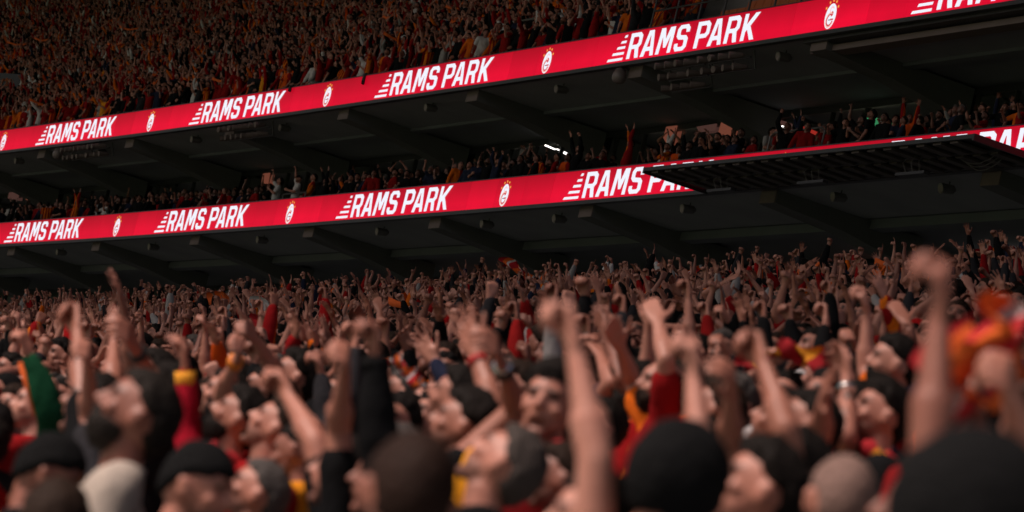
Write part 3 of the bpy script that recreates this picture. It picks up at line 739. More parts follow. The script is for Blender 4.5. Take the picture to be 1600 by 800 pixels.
def add_head(S, Mh, mouth=1.0, wide=1.0):
    def T(p): return np.array(Mh @ Vector(p))
    R = Mh.to_3x3()
    S.ell(T((0, -.012, .012)), (.077 * wide, .098, .103), R, 3)
    S.ell(T((0, .030, .018)), (.066 * wide, .062, .072), R, 3)
    S.ell(T((0, .028, -.045 - .012 * mouth)), (.058 * wide, .058, .052), R, 3)
    S.ell(T((0, .062, -.082 - .020 * mouth)), (.028, .022, .022), R)
    S.ell(T((0, .070, -.045 - .006 * mouth)), (.034, .024, .034), R)
    for sx in (-1, 1):
        S.ell(T((sx * .040, .058, -.022)), (.024, .024, .022), R)
        S.ell(T((sx * .028, .078, .028)), (.026, .012, .010), R)
        S.ell(T((sx * .078 * wide, -.010, -.008)), (.010, .021, .033), R)
        S.ell(T((sx * .084 * wide, -.016, .006)), (.008, .016, .018), R)
        S.ell(T((sx * .012, .092, -.022)), (.010, .011, .009), R)
    S.cap(T((0, .082, .018)), T((0, .106, -.016)), .010, .0125, 8)
    return T
def sculpt(me, Mh, mouth, beard, voxel):
    """press in eye sockets and mouth, then store the paint mask (brows+stubble, lips and mouth, eyes) and rest position"""
    n = len(me.vertices); co = np.empty(n * 3); me.vertices.foreach_get('co', co); co = co.reshape(-1, 3)
    rest = co.copy()
    inv = np.array(Mh.inverted()); L = co @ inv[:3, :3].T + inv[:3, 3]
    R = np.array(Mh)[:3, :3]
    x, y, z = L.T
    face = (y > .03) & (np.abs(x) < .1) & (z > -.15) & (z < .12)
    eye = np.exp(-(((np.abs(x) - .031) / .015) ** 2 + ((z - .010) / .010) ** 2)) * face
    mz = -.062 - .010 * mouth
    mo = np.exp(-((x / (.024 - .004 * mouth)) ** 4 + ((z - mz) / (.006 + .014 * mouth)) ** 4)) * face
    dy = -.011 * eye - (.004 + .016 * mouth) * mo * (y > .05)
    co += (R @ np.array([0, 1, 0]))[None] * dy[:, None]
    me.vertices.foreach_set('co', co.ravel())
    brow = np.exp(-(((np.abs(x) - .032) / .024) ** 4 + ((z - .030 - .004 * np.cos(np.abs(x) * 60)) / .0095) ** 2)) * face * (y > .05) * 1.0
    stub = np.clip((-.030 - z) / .03, 0, 1) * np.clip((y + .03) / .05, 0, 1) * (np.abs(x) < .09) * (z > -.14) * (.55 if beard in ('stubble', 'full') else .12)
    stub2 = np.exp(-((x / .03) ** 4 + ((z - mz - .020 - .006 * mouth) / .007) ** 2)) * face * (.6 if beard in ('full', 'moustache') else (.5 if beard == 'stubble' else 0))
    lips = np.exp(-((x / .030) ** 4 + ((z - mz) / (.011 + .014 * mouth)) ** 4)) * face * (y > .05) * .45
    inn = np.clip(mo * 1.4, 0, 1) * (.35 + .6 * mouth) * (y > .045)
    ey = np.exp(-(((np.abs(x) - .031) / .015) ** 4 + ((z - .010) / .008) ** 4)) * face * .95
    ey = np.maximum(ey, (rest[:, 2] < .115) * 1.0)
    paint = np.stack([np.clip(np.maximum(np.maximum(brow, stub), stub2), 0, 1), np.clip(np.maximum(lips, inn), 0, 1), ey, np.ones(n)], 1)
    add_attr(me, 'paint', paint, 'FLOAT_COLOR'); add_attr(me, 'rest', rest)
    me.materials.clear(); me.materials.append(M['skin'])
    return me
def shell(fn, sub=4):
    """hair, caps and beards: a closed skin over the skull ellipsoid, tucked inside where it does not grow. fn(dir)->radius offset"""
    V = ICO[sub][0].copy(); out = []
    for v in V:
        base = Vector((v[0] * .079, v[1] * .102, v[2] * .106)); t = fn(v, base)
        out.append(base * (1 + t / max(.05, base.length)) + Vector((0, -.010, .012)))
    return out
_shells = {}
def sst(a, b, x): t = min(1, max(0, (x - a) / (b - a))); return t * t * (3 - 2 * t)
def head_cover(kind):
    if kind in _shells: return _shells[kind]
    def fn(v, b):
        x, y, z = b
        if kind == 'hood':
            k = sst(-.004, .004, b.z + .085 - (.10 if y > .03 and abs(x) < .06 else 0)); return -.014 + k * (.030 + .003 * noise.noise(b * 30))
        if kind in ('beanie', 'cap'):
            line = .012 + .25 * y if y > 0 else .012 + .85 * y
            if kind == 'cap': line = .030 + .1 * y
            k = sst(-.004, .004, z - line)
            th = .009 + (.010 * (z > .05) * sst(.05, .1, z) if kind == 'beanie' else .004)
            if kind == 'beanie' and z - line < .040: th += .004
            th += .0015 * noise.noise(b * 40)
            return -.014 + k * (.014 + th)
        line = (.052 + .35 * (y - .05)) if y > .03 else (.045 - (.03 - y) * 1.3)
        line = max(line, -.085)
        if abs(x) > .062 and -.045 < y < .03: line = max(line, .006)
        if kind == 'bald': line = (-.2 if False else line); k = sst(-.01, .01, z - line) * sst(.062, .045, z)
        else: line += .014 * noise.noise(b * 45) + .006 * noise.noise(b * 120); k = sst(-.006, .008, z - line)
        th = {'short': .010, 'buzz': .0045, 'bald': .006, 'curly': .028, 'full': .019, 'long': .017}.get(kind, .01)
        nz = noise.noise(b * (55 if kind != 'curly' else 38)) * {'short': .008, 'buzz': .0015, 'curly': .016, 'full': .009, 'long': .006}.get(kind, .002)
        if kind in ('full', 'short') and z > .04 and y > 0: th += (.012 if kind == 'full' else .007)
        return -.012 + k * (.012 + th + nz)
    V = shell(fn); F = ICO[4][1]
    mb = MB(); mb.V = [Vector(v) for v in V]; mb.F = list(F); mb.mi = [0] * len(F)
    if kind == 'long':
        for sx in (-1, 1): mb.tube([(sx * .07, -.03, .03), (sx * .088, -.035, -.06), (sx * .085, -.03, -.15), (sx * .07, -.01, -.23)], [.03, .035, .032, .012], 8)
        mb.tube([(0, -.07, .03), (0, -.10, -.08), (0, -.085, -.2)], [.07, .07, .03], 10)
    if kind == 'cap':
        rings = []
        for t in np.linspace(0, 1, 5):
            rings.append([Vector((math.sin(u) * .072, .055 + t * .075 * math.cos(u) + .025 * math.cos(u), .048 - .018 * t - .012 * abs(math.sin(u)) + dz)) for dz in (0, .006) for u in (np.linspace(-1.2, 1.2, 9) if dz == 0 else np.linspace(1.2, -1.2, 9))])
        mb.quad_strip_loft(rings)
    me = mesh(kind + '_cover', mb.V, mb.F, ['knit_black' if kind in ('beanie', 'cap', 'hood') else 'hair'], True)
    add_attr(me, 'rest', np.array([v[:] for v in mb.V]))
    _shells[kind] = me
    return me
def beard_mesh():
    if 'beard' in _shells: return _shells['beard']
    V = []
    for v in ICO[4][0]:
        p = Vector((v[0] * .061, v[1] * .062, v[2] * .060)) + Vector((0, .030, -.060))
        k = sst(-.038, -.055, p.z) * sst(-.020, .01, p.y)
        if p.y > .04 and p.z < -.030: k = max(k, sst(.046, .036, abs(p.x)) * sst(-.028, -.036, p.z))
        if p.y > .05 and abs(p.x) < .022 and -.075 - .012 < p.z < -.055: k = 0
        t = -.012 + k * (.022 + .006 * noise.noise(p * 70))
        p = p + Vector((v[0], v[1], v[2])) * t
        V.append(p)
    me = mesh('beard', V, ICO[4][1], ['hair'], True); add_attr(me, 'rest', np.array([v[:] for v in V])); _shells['beard'] = me
    return me
def glasses_mesh():
    if 'gl' in _shells: return _shells['gl']
    m = MB()
    for sx in (-1, 1):
        m.tube([(sx * .032 + .022 * math.cos(t), .094, .008 + .017 * math.sin(t)) for t in np.linspace(0, 2 * math.pi, 11)], .0025, 5)
        m.tube([(sx * .054, .092, .012), (sx * .078, .03, .012), (sx * .082, -.02, .004)], .002, 5)
    m.tube([(-.010, .095, .010), (.010, .095, .010)], .002, 5)
    me = mesh('glasses', m.V, m.F, ['dark_metal']); _shells['gl'] = me; return me
SH = (.182, -.005, 1.430)
def build_person(arms, head=(0, .1, 0), mouth=.6, sleeve='short', beard='none', voxel=.0085, ratio=.45, wide=1.0, lean=(0, 0), wcloth=.015, bulk=1.0):
    """arms: {-1: (elbow, wrist, hand dir, palm normal, hand type), 1: ...} in person space (+Y is the way the person faces, +X the right arm)"""
    Mh = head_matrix(*head, lean=lean)
    S = Shape(); C = Shape(); T = Shape()
    lx, ly = lean
    def B(p, k): return (p[0] + lx * k, p[1] + ly * k, p[2])
    # torso and legs
    for c, r, k in (((0, 0, 1.31), (.150 * bulk, .098, .16), .8), ((0, .005, 1.12), (.132 * bulk, .092 * bulk, .16), .5), ((0, -.01, .96), (.150 * bulk, .105, .12), .1)): S.ell(B(c, k), r)
    S.cap(B((0, -.015, 1.44), .9), B((0, .000, 1.57), 1), .060, .055, 12)
    add_head(S, Mh, mouth)
    for sx in (-1, 1):
        S.cap((sx * .092, 0, .93), (sx * .10, .015, .52), .088, .056); S.cap((sx * .10, .015, .52), (sx * .10, -.01, .10), .056, .036); S.ell((sx * .10, -.035, .36), (.05, .05, .11))
        S.cap((sx * .10, -.04, .045), (sx * .115, .12, .035), .040, .032)
        T.cap((sx * .085, 0, .90), (sx * .10, .015, .50), .100, .078); T.cap((sx * .10, .015, .50), (sx * .10, -.01, .13), .078, .062)
    T.ell((0, -.01, .92), (.150 * bulk, .108, .10))
    for c, r, k in (((0, 0, 1.31), (.175 * bulk, .122, .175), .8), ((0, .01, 1.12), (.162 * bulk, .122 * bulk, .19), .5), ): C.ell(B(c, k), r)
    for sx in (-1, 1):
        C.cap(B((sx * .06 * bulk, .0, 1.25), .7), (sx * .065 * bulk, .0, .90), .118, .112, 12); C.cap((sx * .085 * bulk, .0, 1.0), (sx * .09 * bulk, 0, .90), .10, .108, 12)
    for sx in (-1, 1):
        E, W, hd, pn, typ = arms[sx]
        E = np.array(E); W = np.array(W); s0 = np.array(B((sx * SH[0], SH[1], SH[2]), .9)); ud = nrm(E - s0)
        up = max(0, ud[2]); s1 = s0 + np.array([-sx * .030 * up, 0, .055 * up])
        S.cap(B((sx * .03, -.02, 1.47), .9), s1, .050, .050); S.ell(s1, (.060, .058, .060))
        S.cap(s1, E, .052, .041); S.cap(s1 * .6 + E * .4, s1 * .3 + E * .7, .047, .042)
        fd = nrm(W - E); fl = np.linalg.norm(W - E)
        S.ell(E, (.040, .040, .040)); S.cap(E, E + fd * fl * .35, .040, .044); S.cap(E + fd * fl * .35, W, .043, .026, 10, (np.cross(hd, pn), .8))
        hand(S, W, hd, pn, sx < 0, typ, 1.04)
        C.cap(B((sx * .03, -.02, 1.46), .9), s1, .068, .066); C.ell(s1, (.074, .070, .072))
        C.cap(B((sx * .10, 0, 1.35), .8), s1, .10, .07)
        if sleeve == 'short':
            m_ = s1 * .35 + E * .65; C.cap(s1, m_, .068, .066)
        elif sleeve in ('long', 'jacket'):
            k = .008 if sleeve == 'jacket' else 0
            C.cap(s1, E, .068 + k, .060 + k); C.ell(E, (.066 + k,) * 3); C.cap(E, E + fd * fl * .4, .062 + k, .060 + k); C.cap(E + fd * fl * .4, W - fd * .03, .060 + k, .042 + k)
        else:
            C.cap(s1, s1 * .8 + E * .2, .064, .062)
    # collar
    nc = np.array(B((0, -.008, 1.485), .92))
    for i in range(10):
        t = 2 * math.pi * i / 10; t2 = 2 * math.pi * (i + 1) / 10
        q = lambda t: nc + np.array([math.cos(t) * .068, math.sin(t) * .066, -.025 * math.sin(t)])
        C.cap(q(t), q(t2), .014, .014, 6)
    body = sculpt(S.remesh(voxel, ratio, 3), Mh, mouth, beard, voxel)
    sh = C.remesh(wcloth, .6, 4)
    n = len(sh.vertices); co = np.empty(n * 3); sh.vertices.foreach_get('co', co); co = co.reshape(-1, 3); nr = np.empty(n * 3); sh.vertices.foreach_get('normal', nr); nr = nr.reshape(-1, 3)
    rest = co.copy()
    dsp = np.array([noise.noise(Vector((c[0] * 9, c[1] * 9, c[2] * 5))) * .014 + noise.noise(Vector((c[0] * 22, c[1] * 22, c[2] * 14))) * .004 for c in co])
    co += nr * dsp[:, None]; sh.vertices.foreach_set('co', co.ravel())
    add_attr(sh, 'rest', rest); sh.materials.clear(); sh.materials.append(M['shirt'])
    tr = T.remesh(.02, .5, 2); tr.materials.clear(); tr.materials.append(M['trousers'])
    return dict(body=body, shirt=sh, trousers=tr, Mh=Mh, arms=arms)
def arm_from_dirs(sx, ed, fd, typ, pn=None, lean=(0, 0)):
    s0 = np.array([sx * SH[0] + lean[0] * .9, SH[1] + lean[1] * .9, SH[2]]); ud = nrm([ed[0] * sx, ed[1], ed[2]]); up = max(0, ud[2])
    s1 = s0 + np.array([-sx * .030 * up, 0, .055 * up]); E = s1 + ud * .285; f = nrm([fd[0] * sx, fd[1], fd[2]]); W = E + f * .25
    if pn is None: pn = (0, 1, .1)
    else: pn = (pn[0] * sx, pn[1], pn[2])
    return (E, W, nrm(f + np.array([0, .12, 0])), pn, typ)
ARCH = {
 'fist_up': [((.45, .45, .8), (-.15, .05, 1), 'fist', (0, 1, 0))],
 'fist_high': [((.22, .25, 1), (-.10, .25, 1), 'fist', (0, 1, 0))],
 'fist_bent': [((.75, .45, .45), (-.15, .15, 1), 'fist', (0, 1, 0))],
 'open_up': [((.35, .20, .9), (.10, .15, 1), 'open', (0, 1, 0))],
 'open_wide': [((.75, .20, .6), (.35, .10, .9), 'open', (0, 1, .1))],
 'forward_fist': [((.2, .8, .65), (0, .75, .8), 'fist', (-.6, .6, -.2))],
 'forward_open': [((.25, .7, .6), (0, .55, .85), 'open', (0, 1, -.3))],
 'point': [((.2, .6, .75), (.05, .5, .9), 'point', (0, .8, -.5))],
 'clap_high': [((.45, .35, .8), (-.62, .25, .75), 'flat', (-1, 0, 0))],
 'head': [((.85, .15, .55), (-.75, -.1, .55), 'curl', (-1, .2, 0))],
 'down': [((.2, .0, -1), (.05, .35, -.95), 'curl', (-1, 0, 0))],
 'chest': [((.3, .25, -.9), (-.75, .7, .35), 'curl', (-.3, -1, 0))],
 'low_fist': [((.35, .7, -.5), (-.1, .45, .9), 'fist', (-.8, .2, 0))],
}
ADESC = {'fist_up': 'fist raised', 'fist_high': 'fist punched straight up', 'fist_bent': 'bent arm and fist', 'open_up': 'open palm raised', 'open_wide': 'open hand spread wide', 'forward_fist': 'fist thrust forward',
         'forward_open': 'open hand reaching forward', 'point': 'pointing finger', 'clap_high': 'hand clapping overhead', 'head': 'hand on head', 'down': 'arm lowered', 'chest': 'hand on chest', 'low_fist': 'fist at chest height'}
COMBO = [('fist_up', 'fist_bent'), ('fist_bent', 'down'), ('down', 'fist_up'), ('open_up', 'open_up'), ('fist_high', 'forward_fist'), ('open_wide', 'open_wide'), ('forward_fist', 'fist_up'), ('clap_high', 'clap_high'),
         ('fist_bent', 'fist_bent'), ('point', 'chest'), ('forward_open', 'open_up'), ('fist_up', 'chest'), ('head', 'head'), ('down', 'forward_fist'), ('down', 'open_wide'), ('fist_bent', 'fist_high'),
         ('forward_open', 'forward_open'), ('low_fist', 'low_fist'), ('open_up', 'fist_high'), ('low_fist', 'fist_up'), ('down', 'down'), ('chest', 'down')]
CALM = (17, 20, 21)
HAIRS = ['short', 'short', 'full', 'buzz', 'short', 'curly', 'short', 'bald', 'full', 'short', 'buzz', 'cap', 'short', 'full', 'long', 'short', 'beanie', 'short', 'curly', 'buzz', 'short', 'full']
HDESC = {'short': 'short dark hair', 'full': 'thick dark hair', 'buzz': 'cropped hair', 'curly': 'curly hair', 'bald': 'balding head', 'cap': 'black cap', 'long': 'long dark hair', 'beanie': 'black knitted hat'}
vr = random.Random(11)
VARS = []
for i, (r_, l_) in enumerate(COMBO):
    ar = {}
    for sx, key in ((1, r_), (-1, l_)):
        ed, fd, typ, pn = ARCH[key][0]
        j = lambda v, s: tuple(c + vr.uniform(-s, s) for c in v)
        ar[sx] = arm_from_dirs(sx, j(ed, .24), j(fd, .28), typ, pn)
    hd = (vr.uniform(-.5, .5), vr.uniform(0.0, .4), vr.uniform(-.15, .15)); mo = vr.choice([0, .5, .8, 1, 1])
    bd = ['stubble', 'full', 'none', 'stubble', 'full', 'stubble'][i % 6]
    if HAIRS[i] == 'long': bd = 'none'
    v = build_person(ar, hd, mo, 'long' if i % 5 in (0, 3) else 'short', bd, voxel=.0085, ratio=.30, bulk=vr.uniform(.92, 1.14))
    v['hair'] = HAIRS[i]; v['beard'] = bd; v['acts'] = (r_, l_); v['glasses'] = i in (3, 9, 14)
    VARS.append(v)
SKINS = [(.48, .225, .165), (.38, .17, .12), (.55, .28, .215), (.29, .125, .09), (.43, .20, .145)]
SHIRTS = [('black shirt', (.010, .0105, .0115), (.010, .0105, .0115), 0, 44), ('dark grey top', (.03, .03, .034), (.03, .03, .034), 0, 10), ('dark red shirt', (.26, .012, .012), (.26, .012, .012), 0, 13),
          ('red and orange halved shirt', (.30, .012, .014), (.74, .15, .015), 1, 17), ('red and gold striped shirt', (.30, .012, .014), (.72, .17, .015), 2, 8), ('orange shirt', (.72, .10, .015), (.30, .012, .014), 3, 10),
          ('white shirt', (.62, .60, .60), (.62, .60, .60), 0, 6), ('navy top', (.02, .025, .05), (.02, .025, .05), 0, 7), ('pale grey shirt', (.32, .31, .31), (.32, .31, .31), 0, 5), ('black shirt with red sleeves', (.010, .0105, .0115), (.30, .014, .014), 3, 4), ('gold shirt', (.80, .30, .02), (.40, .012, .014), 3, 3)]
HAIRC = [((.009, .007, .006), 8), ((.022, .013, .009), 5), ((.007, .006, .006), 5), ((.07, .062, .058), 2), ((.07, .035, .02), 1)]
def pick(r, tab):
    t = r.uniform(0, sum(x[-1] for x in tab))
    for x in tab:
        t -= x[-1]
        if t <= 0: return x
    return tab[-1]
def dress(objs, skin, sh, hairc):
    for o in objs:
        o['skin_c'] = skin; o['shirt_a'] = sh[1]; o['shirt_b'] = sh[2]; o['shirt_p'] = float(sh[3]); o['hair_c'] = hairc
def place(v, loc, rz, scl, skin, sh, hairc, label, group=None, hair=None, extra=None, tilt=(0, 0)):
    root = empty('person', loc, rz); root.scale = (scl,) * 3; root.rotation_euler = (tilt[0], tilt[1], rz)
    tag(root, label, 'person', group)
    objs = [link('body', v['body'], root), link('shirt', v['shirt'], root), link('trousers', v['trousers'], root)]
    hk = hair or v['hair']
    nm = {'beanie': 'knitted_hat', 'hood': 'knitted_hat', 'cap': 'cap'}.get(hk, 'hair')
    h = link(nm, head_cover(hk), root); h.matrix_local = v['Mh']; objs.append(h)
    if nm != 'hair' and False: pass
    if v['beard'] == 'full':
        b_ = link('beard', beard_mesh(), root); b_.matrix_local = v['Mh']; objs.append(b_)
    if v.get('glasses'):
        b_ = link('glasses', glasses_mesh(), root); b_.matrix_local = v['Mh']
    dress(objs, skin, sh, hairc)
    return root

# ---------------------------------------------------------------- foreground people, each posed
BLK, GRY, DRD, HLV, STR, ORG, WHT, NVY, PGR, BRS = range(10)
DARK, BROWN, GREYH = HAIRC[0][0], HAIRC[1][0], (.075, .068, .064)
HERO = []            # (label landmark, head px, arm pixel polylines, depth)
def solve_spot(px, tt):
    r = ray(*px); best = None
    for k in range(0, 47):
        sp = k * ROW; t = 8.0
        for _ in range(25): t += (sp - (ab(r.x * t, r.y * t)[1] + BCAM)) / .42
        if t < 3: continue
        sc = (r.z * t - zfloor(sp)) / 1.645
        if best is None or abs(t - tt) < abs(best[2] - tt): best = (sc, k, t)
    sc, k, t = best
    return min(1.12, max(.86, sc)), k, t, Vector((r.x * t, r.y * t, zfloor(k * ROW) + CZ))
def reach(S, px, L, side):
    r = ray(*px); rn = r.normalized(); c = Vector((0, 0, CZ)); t0 = (S - c).dot(rn); q = c + rn * t0; d = (q - S).length
    if d < L: return q + rn * (math.sqrt(L * L - d * d) * side)
    return S + (q - S).normalized() * L
def tube_child(root, name, mt, p, q, r, n=12):
    m = MB(); m.tube([p, tuple(a * .5 + b * .5 for a, b in zip(p, q)), q], r, n); return link(name, mesh(name, m.V, m.F, [mt], True), root)
def hero(label, mark, px, yaw=0, head=(0, .1, 0), hair='short', hc=DARK, skin=0, shirt=BLK, sleeve='short', beard='stubble', R=None, Lf=None, mouth=.6, tt=10, wide=1.0, bulk=1.0, extras=(), glasses=False, scol=None, lift=0):
    sc, k, t, loc = solve_spot(px, tt)
    if abs(yaw) < 30: yaw -= 20
    if lift:
        sc = min(1.08, max(.9, sc - lift / 1.645)); loc.z += lift
        a, b = ab(loc.x, loc.y); st = empty('stadium_seat', P(a, b + .05, zfloor(k * ROW)), yaw_at(a)); tag(st, 'seat under the feet of the person with the ' + mark, 'seat')
        for n_, me in mes: link(n_, me, st)
    a, b = ab(loc.x, loc.y); rz = yaw_at(a) + math.radians(yaw)
    Mr = Matrix.Translation(loc) @ Matrix.Rotation(rz, 4, 'Z') @ Matrix.Scale(sc, 4); inv = Mr.inverted()
    arms = {}; lines = []
    for sx, sp in ((1, R), (-1, Lf)):
        if sp is None or isinstance(sp, str):
            ed, fd, typ, pn = ARCH[sp or 'down'][0]; arms[sx] = arm_from_dirs(sx, ed, fd, typ, pn); continue
        epx, hpx, typ, se, sh = sp[:5]
        s0 = np.array([sx * SH[0], SH[1], SH[2]]); s1 = s0 + np.array([-sx * .03, 0, .06])
        S = Mr @ Vector(s1); E = reach(S, epx, .29 * sc, se); H = reach(E, hpx, .315 * sc, sh)
        W = E + (H - E).normalized() * .25 * sc; El = inv @ E; Wl = inv @ W; hd = (Wl - El).normalized()
        pn = sp[5] if len(sp) > 5 else (0, 1, 0)
        arms[sx] = (np.array(El), np.array(Wl), np.array(hd), pn, typ); lines.append((epx, hpx))
    v = build_person(arms, head, mouth, sleeve, beard, voxel=.0065, ratio=.5, wide=wide, bulk=bulk)
    v['hair'] = hair; v['beard'] = beard; v['glasses'] = glasses
    sh = SHIRTS[shirt] if scol is None else ('', scol[0], scol[1], scol[2])
    root = place(v, loc, rz, sc, SKINS[skin], sh, hc, label)
    for kind, sx in extras:
        E, W, hd, pn, typ = arms[sx]; d = nrm(W - E)
        if kind == 'watch': tube_child(root, 'watch', 'band_black', W - d * .050, W - d * .022, .034); 
        elif kind == 'steel_watch': tube_child(root, 'watch', 'steel', W - d * .045, W - d * .025, .033)
        elif kind == 'orange_band': tube_child(root, 'wristband', 'band_orange', W - d * .055, W - d * .015, .035)
        elif kind == 'red_band': tube_child(root, 'wristband', 'band_red', W - d * .05, W - d * .03, .034)
        elif kind == 'bead_band':
            tube_child(root, 'wristband', 'band_black', W - d * .06, W - d * .035, .036); tube_child(root, 'wristband', 'steel', W - d * .028, W - d * .018, .034)
        elif kind == 'gold_cuff': tube_child(root, 'cuff', 'gold_cloth', W - d * .085, W - d * .015, .045)
        elif kind == 'black_cuff': tube_child(root, 'cuff', 'knit_black', W - d * .05, W - d * .005, .046)
        elif kind == 'stripe':
            o_ = nrm(np.cross(d, inv.to_3x3() @ Vector((0, 1, 0)))) * .056
            for p, q in ((E, W - d * .02),):
                tube_child(root, 'sleeve_stripe', 'orange_cloth', p + o_ * 1.12, q + o_ * .82, .013, 8)
        elif kind == 'neck_scarf':
            m = MB(); nc = Vector((0, 0, 1.49)); pts = []; rr = []
            for i in range(19):
                t_ = -2.3 + 4.6 * i / 18 + math.pi / 2 + math.pi
                pts.append(nc + Vector((math.cos(t_) * .10, math.sin(t_) * .092, -.025 * -math.sin(t_) + .012 * math.sin(i * 1.7)))); rr.append(.030 + .006 * math.sin(i * 2.1))
            pts += [pts[-1] + Vector((.01, .06, -.10)), pts[-1] + Vector((.02, .08, -.26))]; rr += [.032, .03]
            m.tube(pts, rr, 9)
            me = mesh('scarf', m.V, m.F, ['scarf_gold'], True); add_attr(me, 'uvw', np.array([(i // 9 / 10.5, 0, 0) for i in range(len(m.V))])); link('scarf', me, root)
    HERO.append((mark, px, lines, t, loc.copy())); return root, Mr, arms
F, O = 'fist', 'open'
hero('bearded person in pale beige jacket shown in profile looking up and left', 'beige jacketed bearded profile', (205, 648), 0, (.0, .38, 0), 'short', (.016, .013, .011), 3, PGR, 'jacket', 'full', mouth=.2, tt=11.6, scol=((.42, .37, .32), (.42, .37, .32), 0))
hero('person in black knitted hat at the bottom left corner facing right', 'bottom left black hat', (62, 735), 155, (0, -.15, 0), 'beanie', DARK, 3, BLK, 'jacket', 'stubble', mouth=.1, tt=10.3)
hero('person in black knitted hat below the red sleeve with the gold cuff', 'black hat under gold cuff', (297, 757), 135, (0, -.05, 0), 'beanie', DARK, 0, BLK, 'jacket', 'stubble', mouth=.1, tt=10.3)
hero('person with full dark beard looking up beside the red sleeve', 'dark bearded face', (366, 655), -8, (0, .40, 0), 'full', DARK, 1, DRD, 'short', 'full', mouth=.7, extras=(('neck_scarf', 1),), tt=13.7)
hero('clean shaven person with upturned face right of the dark bearded person', 'upturned clean shaven face', (424, 668), -15, (.1, .45, 0), 'short', BROWN, 0, HLV, 'short', 'stubble', mouth=.9, tt=14.2)
hero('grey haired person at the bottom edge with face turned up', 'grey haired head at bottom', (398, 772), -5, (0, .3, 0), 'short', GREYH, 0, BLK, 'short', 'stubble', mouth=.4, scol=((.02, .02, .02), (.85, .36, .02), 3), tt=11)
hero('balding person looking down left of the black sleeves', 'downturned balding face', (483, 705), -45, (0, -.25, 0), 'buzz', DARK, 3, HLV, 'short', 'stubble', mouth=.2, tt=13, scol=((.80, .30, .02), (.3, .012, .014), 3))
hero('person in black tee raising two bare forearms in a V', 'bare forearms in V', (545, 745), 0, (0, .1, 0), 'short', DARK, 0, BLK, 'short', 'stubble', R=((492, 690), (438, 600), F, 1, 1), Lf=((528, 670), (540, 562), F, -1, -1), tt=12)
hero('person in black long sleeve punching up a fist with a black watch', 'black long sleeved arm', (612, 755), 10, (0, 0, 0), 'buzz', (.05, .028, .02), 3, BLK, 'long', 'none', Lf=((590, 668), (585, 520), F, -1, 1), extras=(('watch', -1), ('black_cuff', -1)), bulk=1.05, tt=10.6)
hero('person with large dark cropped head at the bottom centre', 'large dark cropped head', (640, 775), -105, (0, 0, 0), 'buzz', (.02, .010, .007), 3, BLK, 'short', 'none', tt=7.3)
hero('balding person in dark clothes right of the black long sleeve', 'shiny balding head', (672, 643), 15, (0, .05, 0), 'bald', GREYH, 0, BLK, 'short', 'none', tt=18)
hero('grey haired person just behind the shiny balding head', 'grey haired head behind', (630, 616), -5, (0, .15, 0), 'short', GREYH, 0, BLK, 'short', 'stubble', tt=19.5)
hero('person raising an open hand and a cupped hand with bracelets at centre', 'pair of braceleted hands', (725, 668), -10, (0, .2, 0), 'curly', DARK, 1, BLK, 'none', 'stubble', R=((772, 640), (735, 528), O, 1, 1, (-.5, .5, 0)), Lf=((820, 628), (776, 545), 'curl', -1, -1, (.3, .8, -.4)), extras=(('red_band', 1), ('bead_band', -1)), tt=12)
hero('grey haired person with head thrown back and eyes to the sky', 'thrown back grey head', (768, 722), -20, (-.1, .62, .15), 'short', (.06, .05, .045), 0, BLK, 'short', 'stubble', mouth=.5, tt=10.5)
hero('black haired person in dark red top with gold shoulders seen from behind', 'gold shouldered back', (862, 632), 35, (.2, .0, 0), 'full', DARK, 0, DRD, 'short', 'none', scol=((.16, .008, .010), (.85, .36, .02), 3), tt=12.6, extras=(('neck_scarf', 1),))
hero('small faced person in dark red shirt under the biggest bare arm', 'face under big bare arm', (885, 750), -5, (0, .0, 0), 'short', BROWN, 3, DRD, 'short', 'stubble', scol=((.20, .010, .012), (.8, .18, .02), 3), tt=11.3)
hero('person punching up the biggest bare arm at centre right', 'biggest bare arm', (945, 825), -5, (0, 0, 0), 'short', DARK, 2, ORG, 'none', 'none', Lf=((932, 655), (890, 500), F, 1, 1), bulk=1.1, tt=8.3)
hero('person in round black knitted hat seen from behind at centre right', 'round black hat', (1048, 748), 175, (.3, -.05, 0), 'hood', DARK, 0, BLK, 'jacket', 'none', wide=1.08, tt=8)
hero('person raising a pale forearm and clenched fist above the round black hat', 'pale forearm above hat', (1125, 800), -5, (0, 0, 0), 'short', DARK, 2, BLK, 'none', 'none', R=((1092, 672), (1080, 552), F, -1, 1, (-.3, .8, -.3)), tt=8.8)
hero('person lifting a cupped hand and a fist right of the pale forearm', 'cupped hand and fist', (1248, 742), 0, (0, .1, 0), 'full', DARK, 1, BLK, 'none', 'stubble', R=((1135, 680), (1142, 592), 'curl', -1, -1), Lf=((1228, 670), (1182, 540), F, -1, 1), tt=10.5)
hero('black haired person in profile at the bottom right with reddish ear', 'black haired profile', (1190, 768), -5, (0, .2, 0), 'full', DARK, 0, BLK, 'short', 'none', mouth=.5, wide=1.02, tt=9.2)
hero('close cropped pale head seen from behind at the bottom right', 'pale cropped head', (1315, 785), -105, (0, 0, 0), 'buzz', (.20, .13, .11), 4, BLK, 'short', 'none', tt=8)
hero('black haired person with gold scarf at the neck and watch on a raised wrist', 'gold scarf and watch', (1378, 650), 5, (0, .15, 0), 'full', DARK, 0, BLK, 'short', 'stubble', R=((1322, 680), (1322, 575), 'curl', -1, 1), extras=(('steel_watch', 1), ('neck_scarf', 1)), tt=14)
hero('person raising an open palm left of the watch wearing person', 'lifted open palm', (1262, 668), -10, (0, .2, 0), 'short', DARK, 1, NVY, 'short', 'stubble', Lf=((1280, 680), (1290, 608), O, -1, -1, (.2, -.8, 0)), tt=12.5)
hero('person in black hat filling the bottom right corner seen from behind', 'corner black hat', (1492, 806), 170, (0, -.1, 0), 'hood', DARK, 3, BLK, 'jacket', 'none', wide=1.2, tt=5.6)
